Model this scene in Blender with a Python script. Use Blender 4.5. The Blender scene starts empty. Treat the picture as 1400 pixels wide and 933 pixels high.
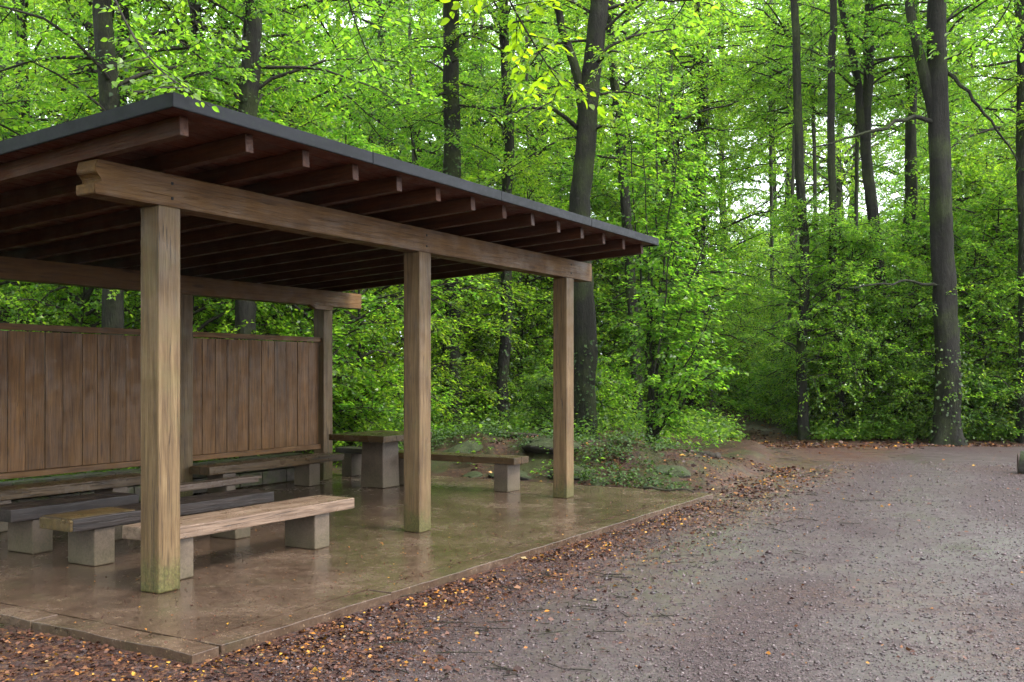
import bpy, bmesh, math, random
import numpy as np
from mathutils import Matrix, Vector

SC = bpy.context.scene
COL = SC.collection
R = math.radians
rng = np.random.default_rng(7)
random.seed(7)

# ------------------------------------------------------------------ camera
CAM_H = 1.6
F_PX, CX, HY = 1361.0, 700.0, 510.0          # focal length / principal column / horizon row of the photograph
cam = bpy.data.cameras.new('camera')
cam.sensor_width = 36.0
cam.lens = 35.0
cam.shift_y = 43.5 / 1400
cam.clip_start = 0.05
cam.clip_end = 1500
cam_o = bpy.data.objects.new('camera', cam)
cam_o.location = (0, 0, CAM_H)
cam_o.rotation_euler = (R(90), 0, 0)
COL.objects.link(cam_o)
SC.camera = cam_o

# ------------------------------------------------------------------ sky, sun, exposure
SUN_EL, SUN_AZ = R(52), R(120)                # azimuth clockwise from +Y: high, to the right and a little behind
w = bpy.data.worlds.new('World')
SC.world = w
w.use_nodes = True
nt = w.node_tree
for n in list(nt.nodes):
    nt.nodes.remove(n)
out = nt.nodes.new('ShaderNodeOutputWorld')
bg = nt.nodes.new('ShaderNodeBackground')
sky = nt.nodes.new('ShaderNodeTexSky')
sky.sky_type = 'NISHITA'
sky.sun_disc = False
sky.sun_elevation = SUN_EL
sky.sun_rotation = SUN_AZ
sky.air_density = 1.0
sky.dust_density = 5.0
sky.ozone_density = 1.0
mx = nt.nodes.new('ShaderNodeMixRGB')          # overcast: the blue sky veiled by an even white cloud layer
mx.inputs[0].default_value = 0.82
mx.inputs[2].default_value = (9.2, 9.6, 10.2, 1)
nt.links.new(sky.outputs[0], mx.inputs[1])
nt.links.new(mx.outputs[0], bg.inputs[0])
bg.inputs[1].default_value = 0.15
nt.links.new(bg.outputs[0], out.inputs[0])

sun = bpy.data.lights.new('sun', 'SUN')
sun.energy = 1.5
sun.angle = R(16)
sun.color = (1.0, 0.96, 0.9)
sun_o = bpy.data.objects.new('sun', sun)
sd = Vector((math.sin(SUN_AZ) * math.cos(SUN_EL), math.cos(SUN_AZ) * math.cos(SUN_EL), math.sin(SUN_EL)))
sun_o.rotation_euler = (-sd).to_track_quat('-Z', 'Y').to_euler()
sun_o.location = sd * 60
COL.objects.link(sun_o)

SC.view_settings.view_transform = 'Standard'
SC.view_settings.look = 'None'
SC.view_settings.gamma = 1
SC.view_settings.exposure = 1.8
SC.render.engine = 'CYCLES'
cy = SC.cycles
cy.max_bounces = 10
cy.diffuse_bounces = 8
cy.glossy_bounces = 3
cy.transmission_bounces = 9
cy.transparent_max_bounces = 4
cy.use_denoising = True
cy.caustics_reflective = False
cy.caustics_refractive = False
cy.sample_clamp_indirect = 6
SC.render.use_persistent_data = False


# ------------------------------------------------------------------ helpers: node materials
class NB:
    """tiny node-tree writer"""
    def __init__(self, name):
        self.m = bpy.data.materials.new(name)
        self.m.use_nodes = True
        self.t = self.m.node_tree
        for n in list(self.t.nodes):
            self.t.nodes.remove(n)
        self.out = self.t.nodes.new('ShaderNodeOutputMaterial')

    def n(self, typ, ins=None, **kw):
        nd = self.t.nodes.new('ShaderNode' + typ)
        for k, v in kw.items():
            setattr(nd, k, v)
        for k, v in (ins or {}).items():
            self.set(nd.inputs[k], v)
        return nd

    def set(self, sock, v):
        if isinstance(v, bpy.types.NodeSocket):
            self.t.links.new(v, sock)
        elif isinstance(v, tuple) and len(v) == 3 and sock.type == 'RGBA':
            sock.default_value = (*v, 1)
        else:
            sock.default_value = v

    def math(self, op, a, b=0.0, c=None, clamp=False):
        nd = self.n('Math', {0: a, 1: b}, operation=op, use_clamp=clamp)
        if c is not None:
            self.set(nd.inputs[2], c)
        return nd.outputs[0]

    def mix(self, f, a, b, mode='MIX'):
        nd = self.n('MixRGB', {0: f, 1: a, 2: b}, blend_type=mode)
        return nd.outputs[0]

    def ramp(self, f, stops, interp='LINEAR'):
        nd = self.n('ValToRGB', {0: f})
        cr = nd.color_ramp
        cr.interpolation = interp
        while len(cr.elements) < len(stops):
            cr.elements.new(0.5)
        for e, (p, c) in zip(cr.elements, stops):
            e.position = p
            e.color = (*c, 1) if len(c) == 3 else c
        return nd.outputs[0]

    def rng(self, v, a, b, c=0.0, d=1.0):
        nd = self.n('MapRange', {0: v, 1: a, 2: b, 3: c, 4: d})
        nd.interpolation_type = 'SMOOTHSTEP'
        return nd.outputs[0]

    def noise(self, vec, scale, detail=4, rough=0.55, dist=0.0):
        nd = self.n('TexNoise', {'Scale': scale, 'Detail': detail, 'Roughness': rough, 'Distortion': dist})
        if vec is not None:
            self.set(nd.inputs['Vector'], vec)
        return nd.outputs['Fac']

    def mapping(self, vec, scale=(1, 1, 1), loc=(0, 0, 0)):
        nd = self.n('Mapping', {'Vector': vec})
        nd.inputs['Scale'].default_value = scale
        if isinstance(loc, bpy.types.NodeSocket):
            self.t.links.new(loc, nd.inputs['Location'])
        else:
            nd.inputs['Location'].default_value = loc
        return nd.outputs[0]

    def bump(self, h, strength, dist, normal=None):
        nd = self.n('Bump', {'Strength': strength, 'Distance': dist, 'Height': h})
        if normal is not None:
            self.set(nd.inputs['Normal'], normal)
        return nd.outputs[0]

    def bsdf(self, col, rough, normal=None, spec=0.5, **kw):
        nd = self.n('BsdfPrincipled', {'Base Color': col, 'Roughness': rough, 'Specular IOR Level': spec, **kw})
        if normal is not None:
            self.set(nd.inputs['Normal'], normal)
        return nd.outputs[0]

    def done(self, shader):
        self.t.links.new(shader, self.out.inputs['Surface'])
        return self.m


def wood(name, c_dark, c_mid, c_light, moss=0.0, moss_h=0.45, rough=0.6, k3=(0.60, 0.475, 0.25), crack=1.0):
    """sawn timber, grain along the piece's own X axis; moss creeping up from the ground"""
    b = NB(name)
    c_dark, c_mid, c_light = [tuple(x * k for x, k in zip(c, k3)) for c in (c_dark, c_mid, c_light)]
    tc = b.n('TexCoord').outputs['Object']
    oi = b.n('ObjectInfo').outputs['Random']
    off = b.n('CombineXYZ', {0: b.math('MULTIPLY', oi, 37.0), 1: b.math('MULTIPLY', oi, 91.0), 2: b.math('MULTIPLY', oi, 53.0)}).outputs[0]
    p = b.n('VectorMath', {0: tc, 1: off}, operation='ADD').outputs[0]
    g1 = b.noise(b.mapping(p, (0.9, 14, 14)), 1.6, 6, 0.6, 0.6)
    g2 = b.noise(b.mapping(p, (2.5, 90, 90)), 1.5, 3, 0.6)
    blot = b.noise(p, 1.7, 4, 0.6)
    fine = b.noise(p, 60, 3, 0.6)
    f = b.math('ADD', b.math('MULTIPLY', g1, 0.65), b.math('MULTIPLY', g2, 0.35))
    col = b.ramp(f, [(0.36, c_dark), (0.5, c_mid), (0.64, c_light)])
    col = b.mix(b.rng(blot, 0.45, 0.62, 0, 0.3), col, b.mix(1.0, col, (0.55, 0.5, 0.45), 'MULTIPLY'))
    col = b.mix(0.3, col, b.mix(1.0, col, b.ramp(oi, [(0, (0.45, 0.42, 0.4)), (1, (1.5, 1.4, 1.25))]), 'MULTIPLY'))
    kn = b.n('TexVoronoi', {'Vector': b.mapping(p, (1.1, 5.5, 5.5)), 'Scale': 1.0})
    kd = kn.outputs['Distance']
    kf = b.math('MULTIPLY', b.rng(kd, 0.05, 0.16, 1, 0), b.rng(b.n('SeparateXYZ', {0: kn.outputs['Color']}).outputs[0], 0.55, 0.6))
    col = b.mix(b.math('MULTIPLY', kf, 0.75), col, b.mix(1.0, col, (0.32, 0.25, 0.2), 'MULTIPLY'))
    # long drying cracks
    ck = b.noise(b.mapping(p, (0.45, 26, 26)), 1.0, 2, 0.5, 0.4)
    ckm = b.math('MULTIPLY', b.rng(b.math('ABSOLUTE', b.math('SUBTRACT', ck, 0.5)), 0.0, 0.014, 1, 0), 0.8 * crack)
    col = b.mix(ckm, col, (0.02, 0.015, 0.012))
    if moss > 0:
        wp = b.n('NewGeometry').outputs['Position']
        z = b.n('SeparateXYZ', {0: wp}).outputs[2]
        mn = b.noise(wp, 9, 5, 0.65)
        mh = b.math('ADD', z, b.math('MULTIPLY', b.math('SUBTRACT', mn, 0.5), 0.7))
        mf = b.math('MULTIPLY', b.rng(mh, 0.02, moss_h, 1, 0), moss)
        col = b.mix(mf, col, b.ramp(fine, [(0.32, (0.022, 0.022, 0.006)), (0.5, (0.055, 0.055, 0.012)), (0.72, (0.13, 0.12, 0.04))]))
        mf2 = b.math('MULTIPLY', b.rng(b.noise(wp, 3.1, 5, 0.7), 0.5, 0.7, 0, 1), 0.22 * moss)
        col = b.mix(mf2, col, (0.09, 0.1, 0.03))
    rg = b.rng(b.noise(p, 5, 4), 0.3, 0.7, max(0.12, rough - 0.22), rough + 0.12)
    h = b.math('ADD', b.math('ADD', g2, b.math('MULTIPLY', g1, 0.6)), b.math('MULTIPLY', ckm, -1.5))
    return b.done(b.bsdf(col, rg, b.bump(h, 0.55, 0.008), 0.35))


def concrete(name, c1, c2, moss=0.5, rough=0.75):
    b = NB(name)
    wp = b.n('NewGeometry').outputs['Position']
    n1 = b.noise(wp, 3.5, 6, 0.65)
    n2 = b.noise(wp, 45, 4, 0.65)
    v = b.n('TexVoronoi', {'Vector': wp, 'Scale': 95.0}).outputs['Distance']
    col = b.ramp(b.math('ADD', b.math('MULTIPLY', n1, 0.6), b.math('MULTIPLY', n2, 0.4)), [(0.34, c1), (0.66, c2)])
    z = b.n('SeparateXYZ', {0: wp}).outputs[2]
    mh = b.math('ADD', z, b.math('MULTIPLY', b.math('SUBTRACT', b.noise(wp, 7, 5, 0.7), 0.5), 0.5))
    mf = b.math('MULTIPLY', b.rng(mh, 0.0, 0.3, 1, 0), moss)
    col = b.mix(mf, col, b.ramp(n2, [(0.35, (0.05, 0.055, 0.015)), (0.65, (0.13, 0.12, 0.045))]))
    h = b.math('ADD', b.math('MULTIPLY', n2, 0.8), b.math('MULTIPLY', v, 0.5))
    return b.done(b.bsdf(col, rough, b.bump(h, 0.4, 0.006), 0.35))


def leafmat(name, stops, trans, tmul, rough=0.42, hue_var=0.25, mixf=0.5):
    b = NB(name)
    g = b.n('NewGeometry')
    r = g.outputs['Random Per Island']
    oi = b.n('ObjectInfo').outputs['Random']
    col = b.ramp(r, stops)
    col = b.mix(hue_var, col, b.mix(1.0, col, b.ramp(oi, [(0, (0.55, 0.75, 0.7)), (0.5, (1, 1, 1)), (1, (1.7, 1.25, 0.8))]), 'MULTIPLY'))
    tr = b.mix(1.0, col, trans, 'MULTIPLY')
    d = b.bsdf(col, rough, None, 0.45)
    t = b.n('BsdfTranslucent', {'Color': b.mix(1.0, tr, (tmul, tmul, tmul), 'MULTIPLY')}).outputs[0]
    return b.done(b.n('MixShader', {0: mixf, 1: d, 2: t}).outputs[0])


def barkmat(name, c1, c2, moss=0.5, lichen=0.3):
    b = NB(name)
    tc = b.n('TexCoord').outputs['Object']
    oi = b.n('ObjectInfo').outputs['Random']
    off = b.n('CombineXYZ', {0: b.math('MULTIPLY', oi, 17.0), 1: b.math('MULTIPLY', oi, 31.0), 2: b.math('MULTIPLY', oi, 23.0)}).outputs[0]
    p = b.n('VectorMath', {0: tc, 1: off}, operation='ADD').outputs[0]
    n1 = b.noise(b.mapping(p, (9, 9, 1.6)), 1.6, 6, 0.65, 0.5)
    n2 = b.noise(b.mapping(p, (30, 30, 9)), 1.5, 4, 0.6)
    bl = b.noise(p, 1.3, 5, 0.6)
    col = b.ramp(b.math('ADD', b.math('MULTIPLY', n1, 0.6), b.math('MULTIPLY', n2, 0.4)), [(0.36, c1), (0.64, c2)])
    col = b.mix(b.rng(bl, 0.42, 0.66, 0, moss), col, b.ramp(n2, [(0.3, (0.012, 0.02, 0.004)), (0.7, (0.04, 0.055, 0.011))]))
    sp = b.noise(p, 11, 4, 0.7)
    col = b.mix(b.rng(sp, 0.6, 0.7, 0, lichen), col, (0.05, 0.054, 0.041))
    h = b.math('ADD', n1, b.math('MULTIPLY', n2, 0.5))
    return b.done(b.bsdf(col, 0.75, b.bump(h, 1.0, 0.045), 0.2))


# ------------------------------------------------------------------ helpers: meshes and objects
def npmesh(name, V, F, mat, smooth=False):
    """mesh straight from numpy arrays; F is (n,3) or (n,4)"""
    V = np.asarray(V, dtype=np.float32)
    F = np.asarray(F, dtype=np.int32)
    me = bpy.data.meshes.new(name)
    k = F.shape[1]
    me.vertices.add(len(V))
    me.vertices.foreach_set('co', V.ravel())
    me.loops.add(F.size)
    me.loops.foreach_set('vertex_index', F.ravel())
    me.polygons.add(len(F))
    me.polygons.foreach_set('loop_start', np.arange(0, F.size, k, dtype=np.int32))
    me.polygons.foreach_set('loop_total', np.full(len(F), k, dtype=np.int32))
    if smooth:
        me.polygons.foreach_set('use_smooth', np.ones(len(F), dtype=bool))
    me.update(calc_edges=True)
    me.materials.append(mat)
    return me


def obj(name, me, parent=None, loc=(0, 0, 0), rot=(0, 0, 0), scale=(1, 1, 1)):
    o = bpy.data.objects.new(name, me)
    o.location = loc
    o.rotation_euler = rot
    o.scale = scale
    if parent is not None:
        o.parent = parent
    COL.objects.link(o)
    return o


def tag(o, label, cat, group=None):
    o['label'] = label
    o['category'] = cat
    if group:
        o['group'] = group
    return o


def thing(name, label, cat, loc=(0, 0, 0), rotz=0.0, group=None, scale=1.0):
    o = bpy.data.objects.new(name, None)
    o.empty_display_size = 0.2
    o.location = loc
    o.rotation_euler = (0, 0, rotz)
    o.scale = (scale, scale, scale)
    COL.objects.link(o)
    return tag(o, label, cat, group)


def setting(o, kind='structure'):
    o['kind'] = kind
    return o


def from_bm(name, bm, mat, smooth=False):
    me = bpy.data.meshes.new(name)
    bmesh.ops.recalc_face_normals(bm, faces=bm.faces)
    if smooth:
        for f in bm.faces:
            f.smooth = True
    bm.to_mesh(me)
    bm.free()
    me.materials.append(mat)
    return me


def box_me(name, sx, sy, sz, mat, bev=0.008, taper=0.0, segs=1, jitter=0.0):
    """box with its origin at the centre of its low-X end: X = length"""
    bm = bmesh.new()
    bmesh.ops.create_cube(bm, size=1)
    for v in bm.verts:
        t = 1 - taper * (v.co.x + 0.5)
        v.co = Vector(((v.co.x + 0.5) * sx, v.co.y * sy * t, v.co.z * sz * t))
    if segs > 1:
        ed = [e for e in bm.edges if abs(e.verts[0].co.x - e.verts[1].co.x) > sx * 0.5]
        bmesh.ops.subdivide_edges(bm, edges=ed, cuts=segs - 1, use_grid_fill=True)
    if bev:
        bmesh.ops.bevel(bm, geom=list(bm.edges) if segs == 1 else [e for e in bm.edges if e.calc_face_angle(0) > 0.5], offset=bev, segments=2, affect='EDGES', profile=0.6)
    if jitter:
        for v in bm.verts:
            k = math.sin(v.co.x * 7.1) * 0.6 + math.sin(v.co.x * 17 + v.co.y * 40) * 0.4
            v.co.z += k * jitter
            v.co.y += math.sin(v.co.x * 9.3 + 1.7) * jitter
    return from_bm(name, bm, mat)


def prism_me(name, prof, depth, mat, bev=0.008):
    """profile in the X-Z plane, swept along Y"""
    bm = bmesh.new()
    a = [bm.verts.new((x, 0, z)) for x, z in prof]
    c = [bm.verts.new((x, depth, z)) for x, z in prof]
    bm.faces.new(a)
    bm.faces.new(c[::-1])
    n = len(prof)
    for i in range(n):
        bm.faces.new((a[i], c[i], c[(i + 1) % n], a[(i + 1) % n]))
    if bev:
        bmesh.ops.bevel(bm, geom=list(bm.edges), offset=bev, segments=2, affect='EDGES')
    return from_bm(name, bm, mat)


def tubes(P, rad, sides, jitter=0.0, rg=None, flare=None):
    """P (n,k,3) polylines, rad (n,k) -> verts, quads (vectorised)"""
    P = np.asarray(P, float)
    n, k, _ = P.shape
    T = np.gradient(P, axis=1)
    T /= np.linalg.norm(T, axis=2, keepdims=True) + 1e-9
    ref = np.where(np.abs(T[..., 2:3]) > 0.8, np.array([1.0, 0, 0]), np.array([0, 0, 1.0]))
    A = np.cross(T, ref)
    A /= np.linalg.norm(A, axis=2, keepdims=True) + 1e-9
    B = np.cross(T, A)
    th = np.linspace(0, 2 * np.pi, sides, endpoint=False)
    rr = np.asarray(rad)[..., None] * np.ones(sides)
    if jitter and rg is not None:
        ph = rg.uniform(0, 6.28, (n, 1, 1))
        z = np.arange(k)[None, :, None]
        rr = rr * (1 + jitter * (np.sin(th * 3 + ph + z * 0.35) * 0.6 + np.sin(th * 5 - z * 0.6 + ph * 2) * 0.4) + rg.normal(0, jitter * 0.35, rr.shape))
    V = P[:, :, None, :] + rr[..., None] * (np.cos(th)[:, None] * A[:, :, None, :] + np.sin(th)[:, None] * B[:, :, None, :])
    idx = np.arange(n * k * sides).reshape(n, k, sides)
    a = idx[:, :-1, :]
    b = np.roll(a, -1, axis=2)
    d = idx[:, 1:, :]
    c = np.roll(d, -1, axis=2)
    return V.reshape(-1, 3), np.stack([a, b, c, d], -1).reshape(-1, 4)


def merge(parts):
    Vs, Fs, o = [], [], 0
    for V, F in parts:
        Vs.append(V)
        Fs.append(F + o)
        o += len(V)
    return np.concatenate(Vs), np.concatenate(Fs)


def nrm(v):
    return v / (np.linalg.norm(v, axis=-1, keepdims=True) + 1e-9)


def leaf_quads(pos, d, nor, size, wide=0.62, fold=0.12, droop=0.12):
    """one kite-shaped leaf (2 triangles) per row"""
    s = size[:, None]
    d = nrm(d)
    side = nrm(np.cross(nor, d))
    nor = np.cross(d, side)
    V = np.stack([pos,
                  pos + d * s * 0.42 + side * s * wide * 0.5 + nor * s * fold,
                  pos + d * s - nor * s * droop,
                  pos + d * s * 0.42 - side * s * wide * 0.5 + nor * s * fold], 1)
    n = len(pos)
    return V.reshape(-1, 3), np.arange(n * 4).reshape(n, 4)


def fbm(x, y, s, seed=0):
    """cheap smooth pseudo-noise, about -1..1"""
    r = np.random.default_rng(seed)
    out = np.zeros_like(np.asarray(x, float))
    amp, tot = 1.0, 0.0
    for o in range(4):
        for _ in range(3):
            a = r.uniform(0, 6.28)
            p = r.uniform(0, 6.28)
            k = s * r.uniform(0.7, 1.4)
            out += amp * np.sin((np.cos(a) * x + np.sin(a) * y) * k + p)
            tot += amp * 0.55
        amp *= 0.55
        s *= 2.1
    return out / tot


def sstep(a, b, x):
    t = np.clip((x - a) / (b - a), 0, 1)
    return t * t * (3 - 2 * t)


def at(px, Y, py=None, z=None):
    """world point Y metres ahead that the photograph shows in column px (row py)"""
    x = (px - CX) / F_PX * Y
    if z is None:
        z = CAM_H - (py - HY) * Y / F_PX
    return Vector((x, Y, z))


# ------------------------------------------------------------------ the shelter's own frame: u runs along its open front, v towards its back wall
YAW = math.atan2(808, F_PX)
P0 = np.array([-2.5505, 7.1868])
D1 = np.array([math.sin(YAW), math.cos(YAW)])
D2 = np.array([-math.cos(YAW), math.sin(YAW)])
ROTZ = math.pi / 2 - YAW


def W(u, v, z=0.0):
    p = P0 + u * D1 + v * D2
    return (p[0], p[1], z)


def to_uv(x, y):
    dx, dy = x - P0[0], y - P0[1]
    return dx * D1[0] + dy * D1[1], dx * D2[0] + dy * D2[1]


SLAB = (-0.95, 7.85, -1.42, 4.95)             # u0, u1, v0, v1


# ------------------------------------------------------------------ terrain
def left_edge(y):
    """x of the left rim of the gravel beyond the slab"""
    return np.interp(y, [-5, 9, 13, 15, 17.3, 20, 22.5, 24, 27, 31, 36, 60], [-9, -1.5, 2.3, 2.9, 4.2, 5.0, 5.35, 5.5, 5.6, 5.0, 3.2, -12])


def right_edge(y):
    return np.interp(y, [22.6, 23.6, 26, 29, 33, 38, 60], [60, 6.9, 7.4, 7.4, 6.4, 4.8, -9.5])


def road_mask(x, y):
    wob = fbm(x, y, 0.9, 3) * 0.35
    m = sstep(-0.35, 0.35, x - left_edge(y) + wob)
    m = m * np.where(y > 22.4, sstep(-0.35, 0.35, right_edge(y) - x + wob), 1.0)
    far = sstep(23.0, 23.9, y + wob - 0.02 * x)
    open_ = sstep(-0.35, 0.35, right_edge(y) - x + wob) * sstep(-0.35, 0.35, x - left_edge(y) + wob)
    m = np.where(y > 22.4, np.maximum(open_, m * (1 - far) + 0 * far), m)
    return np.clip(m, 0, 1)


def terrain(x, y):
    x = np.asarray(x, float)
    y = np.asarray(y, float)
    u, v = to_uv(x, y)
    rd = road_mask(x, y)
    # distance outside the slab
    ds = np.maximum(np.maximum(SLAB[0] - u, u - SLAB[1]), np.maximum(SLAB[2] - v, v - SLAB[3]))
    h = -0.055 + 0.014 * fbm(x, y, 1.1, 11) * sstep(0.05, 0.8, ds)
    # forest floor: a little higher and lumpy
    fl = (1 - rd) * sstep(0.25, 2.2, ds) * sstep(9, 15, y + 0 * x)
    fl = fl * (1 - 0.8 * sstep(21, 23, y) * sstep(3.5, 5.5, x) * (1 - sstep(27, 34, y)))
    h = h + fl * (0.22 + 0.10 * fbm(x, y, 0.5, 21) + 0.05 * fbm(x, y, 1.9, 5) + 0.004 * np.maximum(y - 20, 0))
    # earth bank behind the far end of the slab
    bu = np.exp(-((u - 9.9) / 1.15) ** 2) * sstep(-1.3, 0.7, v) * (1 - sstep(5.0, 8.0, v))
    h = h + bu * (1 - rd) * (0.30 + 0.12 * fbm(x, y, 1.5, 31) + 0.09 * fbm(x, y, 4.0, 32) + 0.045 * fbm(x, y, 9.0, 33)) * sstep(0.1, 1.2, ds)
    h = np.where(ds < 0.12, np.minimum(h, -0.055), h)
    # ruts in the gravel
    return h


def ground_z(x, y):
    return float(terrain(np.array([x]), np.array([y]))[0])


# ground sheet: a polar grid, finest in front of the camera, out past the horizon
ang = np.concatenate([np.linspace(-42, 42, 460), np.linspace(44, 316, 60)]) * math.pi / 180
rad = np.concatenate([[0.4, 1.2, 2.0], np.geomspace(2.6, 45, 500), np.geomspace(47, 600, 30)])
AA, RR = np.meshgrid(ang, rad)
GX, GY = RR * np.sin(AA), RR * np.cos(AA)
GZ = terrain(GX, GY)
na, nr = len(ang), len(rad)
idx = np.arange(na * nr).reshape(nr, na)
gf = np.stack([idx[:-1, :], np.roll(idx[:-1, :], -1, 1), np.roll(idx[1:, :], -1, 1), idx[1:, :]], -1).reshape(-1, 4)[:, ::-1]
gv = np.stack([GX, GY, GZ], -1).reshape(-1, 3)


def ground_mat():
    b = NB('ground')
    wp = b.n('NewGeometry').outputs['Position']
    road = b.n('Attribute', attribute_name='road').outputs['Fac']
    wet = b.n('Attribute', attribute_name='wet').outputs['Fac']
    lit = b.n('Attribute', attribute_name='litter').outputs['Fac']
    v1 = b.n('TexVoronoi', {'Vector': wp, 'Scale': 62.0})
    v2 = b.n('TexVoronoi', {'Vector': wp, 'Scale': 150.0})
    c1 = b.n('SeparateXYZ', {0: v1.outputs['Color']}).outputs[0]
    c2 = b.n('SeparateXYZ', {0: v2.outputs['Color']}).outputs[1]
    n1 = b.noise(wp, 2.2, 6, 0.65)
    n2 = b.noise(wp, 14, 5, 0.7)
    n3 = b.noise(wp, 0.55, 5, 0.6)
    stones = b.ramp(c1, [(0.0, (0.005, 0.003, 0.003)), (0.35, (0.025, 0.0125, 0.0125)), (0.7, (0.053, 0.030, 0.0305)), (0.9, (0.1, 0.067, 0.068)), (1.0, (0.2, 0.16, 0.155))])
    grit = b.ramp(c2, [(0.0, (0.006, 0.0036, 0.0037)), (0.6, (0.04, 0.0225, 0.023)), (1.0, (0.11, 0.076, 0.077))])
    gravel = b.mix(0.5, stones, grit)
    gravel = b.mix(b.rng(n2, 0.35, 0.7, 0.0, 0.55), gravel, (0.024, 0.013, 0.012))
    gravel = b.mix(b.rng(n3, 0.45, 0.7, 0, 0.45), gravel, (0.034, 0.022, 0.014))
    # rust-brown litter trodden into the gravel
    vl = b.n('TexVoronoi', {'Vector': b.mapping(wp, (1, 1.0, 1)), 'Scale': 38.0})
    cl = b.n('SeparateXYZ', {0: vl.outputs['Color']}).outputs[2]
    leafc = b.ramp(cl, [(0.0, (0.016, 0.007, 0.006)), (0.4, (0.045, 0.018, 0.0125)), (0.75, (0.08, 0.034, 0.02)), (0.92, (0.13, 0.06, 0.026)), (1.0, (0.2, 0.1, 0.03))])
    lf = b.math('MULTIPLY', lit, b.rng(b.noise(wp, 5, 5, 0.7), 0.25, 0.65), clamp=True)
    col = b.mix(lf, gravel, leafc)
    # forest floor
    floor_ = b.mix(0.55, leafc, b.ramp(n2, [(0.3, (0.009, 0.0055, 0.004)), (0.55, (0.026, 0.0145, 0.01)), (0.75, (0.05, 0.032, 0.018))]))
    floor_ = b.mix(b.rng(b.noise(wp, 1.1, 6, 0.7), 0.47, 0.6, 0, 0.75), floor_, b.ramp(b.noise(wp, 40, 3, 0.7), [(0.35, (0.014, 0.023, 0.006)), (0.7, (0.045, 0.066, 0.014))]))
    bank = b.n('Attribute', attribute_name='bank').outputs['Fac']
    mossc = b.ramp(b.noise(wp, 35, 4, 0.7), [(0.3, (0.01, 0.014, 0.004)), (0.55, (0.028, 0.036, 0.008)), (0.75, (0.055, 0.062, 0.018))])
    floor_ = b.mix(b.math('MULTIPLY', bank, b.rng(b.noise(wp, 2.6, 6, 0.7), 0.40, 0.60, 0.0, 0.8)), floor_, mossc)
    col = b.mix(road, floor_, col)
    wf = b.math('MULTIPLY', wet, b.rng(b.math('ADD', b.math('MULTIPLY', n1, 0.75), b.math('MULTIPLY', n2, 0.25)), 0.3, 0.62), clamp=True)
    col = b.mix(b.math('MULTIPLY', wf, 0.2), col, b.mix(1.0, col, (0.75, 0.66, 0.52), 'MULTIPLY'))
    rough = b.math('SUBTRACT', b.rng(n2, 0.3, 0.7, 0.58, 0.75), b.math('MULTIPLY', wf, 0.36))
    hgt = b.math('ADD', b.math('MULTIPLY', v1.outputs['Distance'], -0.9), b.math('MULTIPLY', v2.outputs['Distance'], -0.5))
    hgt = b.math('ADD', hgt, b.math('MULTIPLY', n2, 0.9))
    amp = b.math('SUBTRACT', 1.0, b.math('MULTIPLY', wf, 0.8))
    nb = b.n('Bump', {'Strength': amp, 'Distance': 0.014, 'Height': hgt})
    spec = b.math('ADD', b.math('SUBTRACT', 0.3, b.math('MULTIPLY', lf, 0.15)), b.math('MULTIPLY', wf, 0.45))
    sh = b.bsdf(col, rough, nb.outputs[0], spec, **{'Coat Weight': wf, 'Coat Roughness': 0.36})
    return b.done(sh)


M = {}
M['ground'] = ground_mat()
gme = npmesh('ground', gv, gf, M['ground'], True)
rd = road_mask(GX, GY)
gu, gvv = to_uv(GX, GY)
# wet wheel tracks running alongside the slab
t1 = np.abs(GX - np.interp(GY, [2, 6.2, 7.5, 10.4, 13.6, 17], [-0.9, 0.36, 0.83, 1.98, 3.25, 4.9]) + 0.25 * fbm(GX, GY, 1.1, 41))
t2 = np.abs(GX - np.interp(GY, [2, 6.5, 9, 13, 18], [1.2, 2.6, 3.8, 5.4, 7.6]) + 0.3 * fbm(GX, GY, 0.9, 42))
wide = np.interp(GY, [3, 8, 14], [0.55, 0.6, 0.75])
wet = np.exp(-(t1 / wide) ** 2) * 1.3 + np.exp(-(t2 / 0.55) ** 2) * 0.75
wet += 0.35 * sstep(0.25, 0.8, fbm(GX, GY, 0.7, 43))
wet *= 1 - 0.85 * sstep(-2.6, -1.9, gvv) * sstep(13.5, 11, GY)
wet = np.clip(wet * rd, 0, 1)
litter = np.clip(sstep(-2.9, -1.5, gvv) * sstep(-2.0, 0.0, gu) + sstep(-0.3, -1.2, gu) * sstep(5.0, 7, 9.5 - GY + 0 * GX) + 0.9 * sstep(1.8, 0.2, GX - left_edge(GY)) + 0.3 * sstep(0.1, 0.7, fbm(GX, GY, 0.8, 44)) + 0.75 * sstep(21.5, 23.5, GY), 0, 1)
litter = np.clip(litter + 0.7 * sstep(6.6, 4.6, GY) * sstep(1.0, -1.4, GX), 0, 1)
bank = np.exp(-((gu - 9.7) / 1.3) ** 2) * sstep(-2.0, -0.2, gvv) * (1 - sstep(5.0, 8.0, gvv)) * (1 - rd)
for nm, arr in (('road', rd), ('wet', wet), ('litter', litter), ('bank', bank)):
    at_ = gme.attributes.new(nm, 'FLOAT', 'POINT')
    at_.data.foreach_set('value', arr.ravel().astype(np.float32))
ground = setting(obj('ground', gme))


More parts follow.
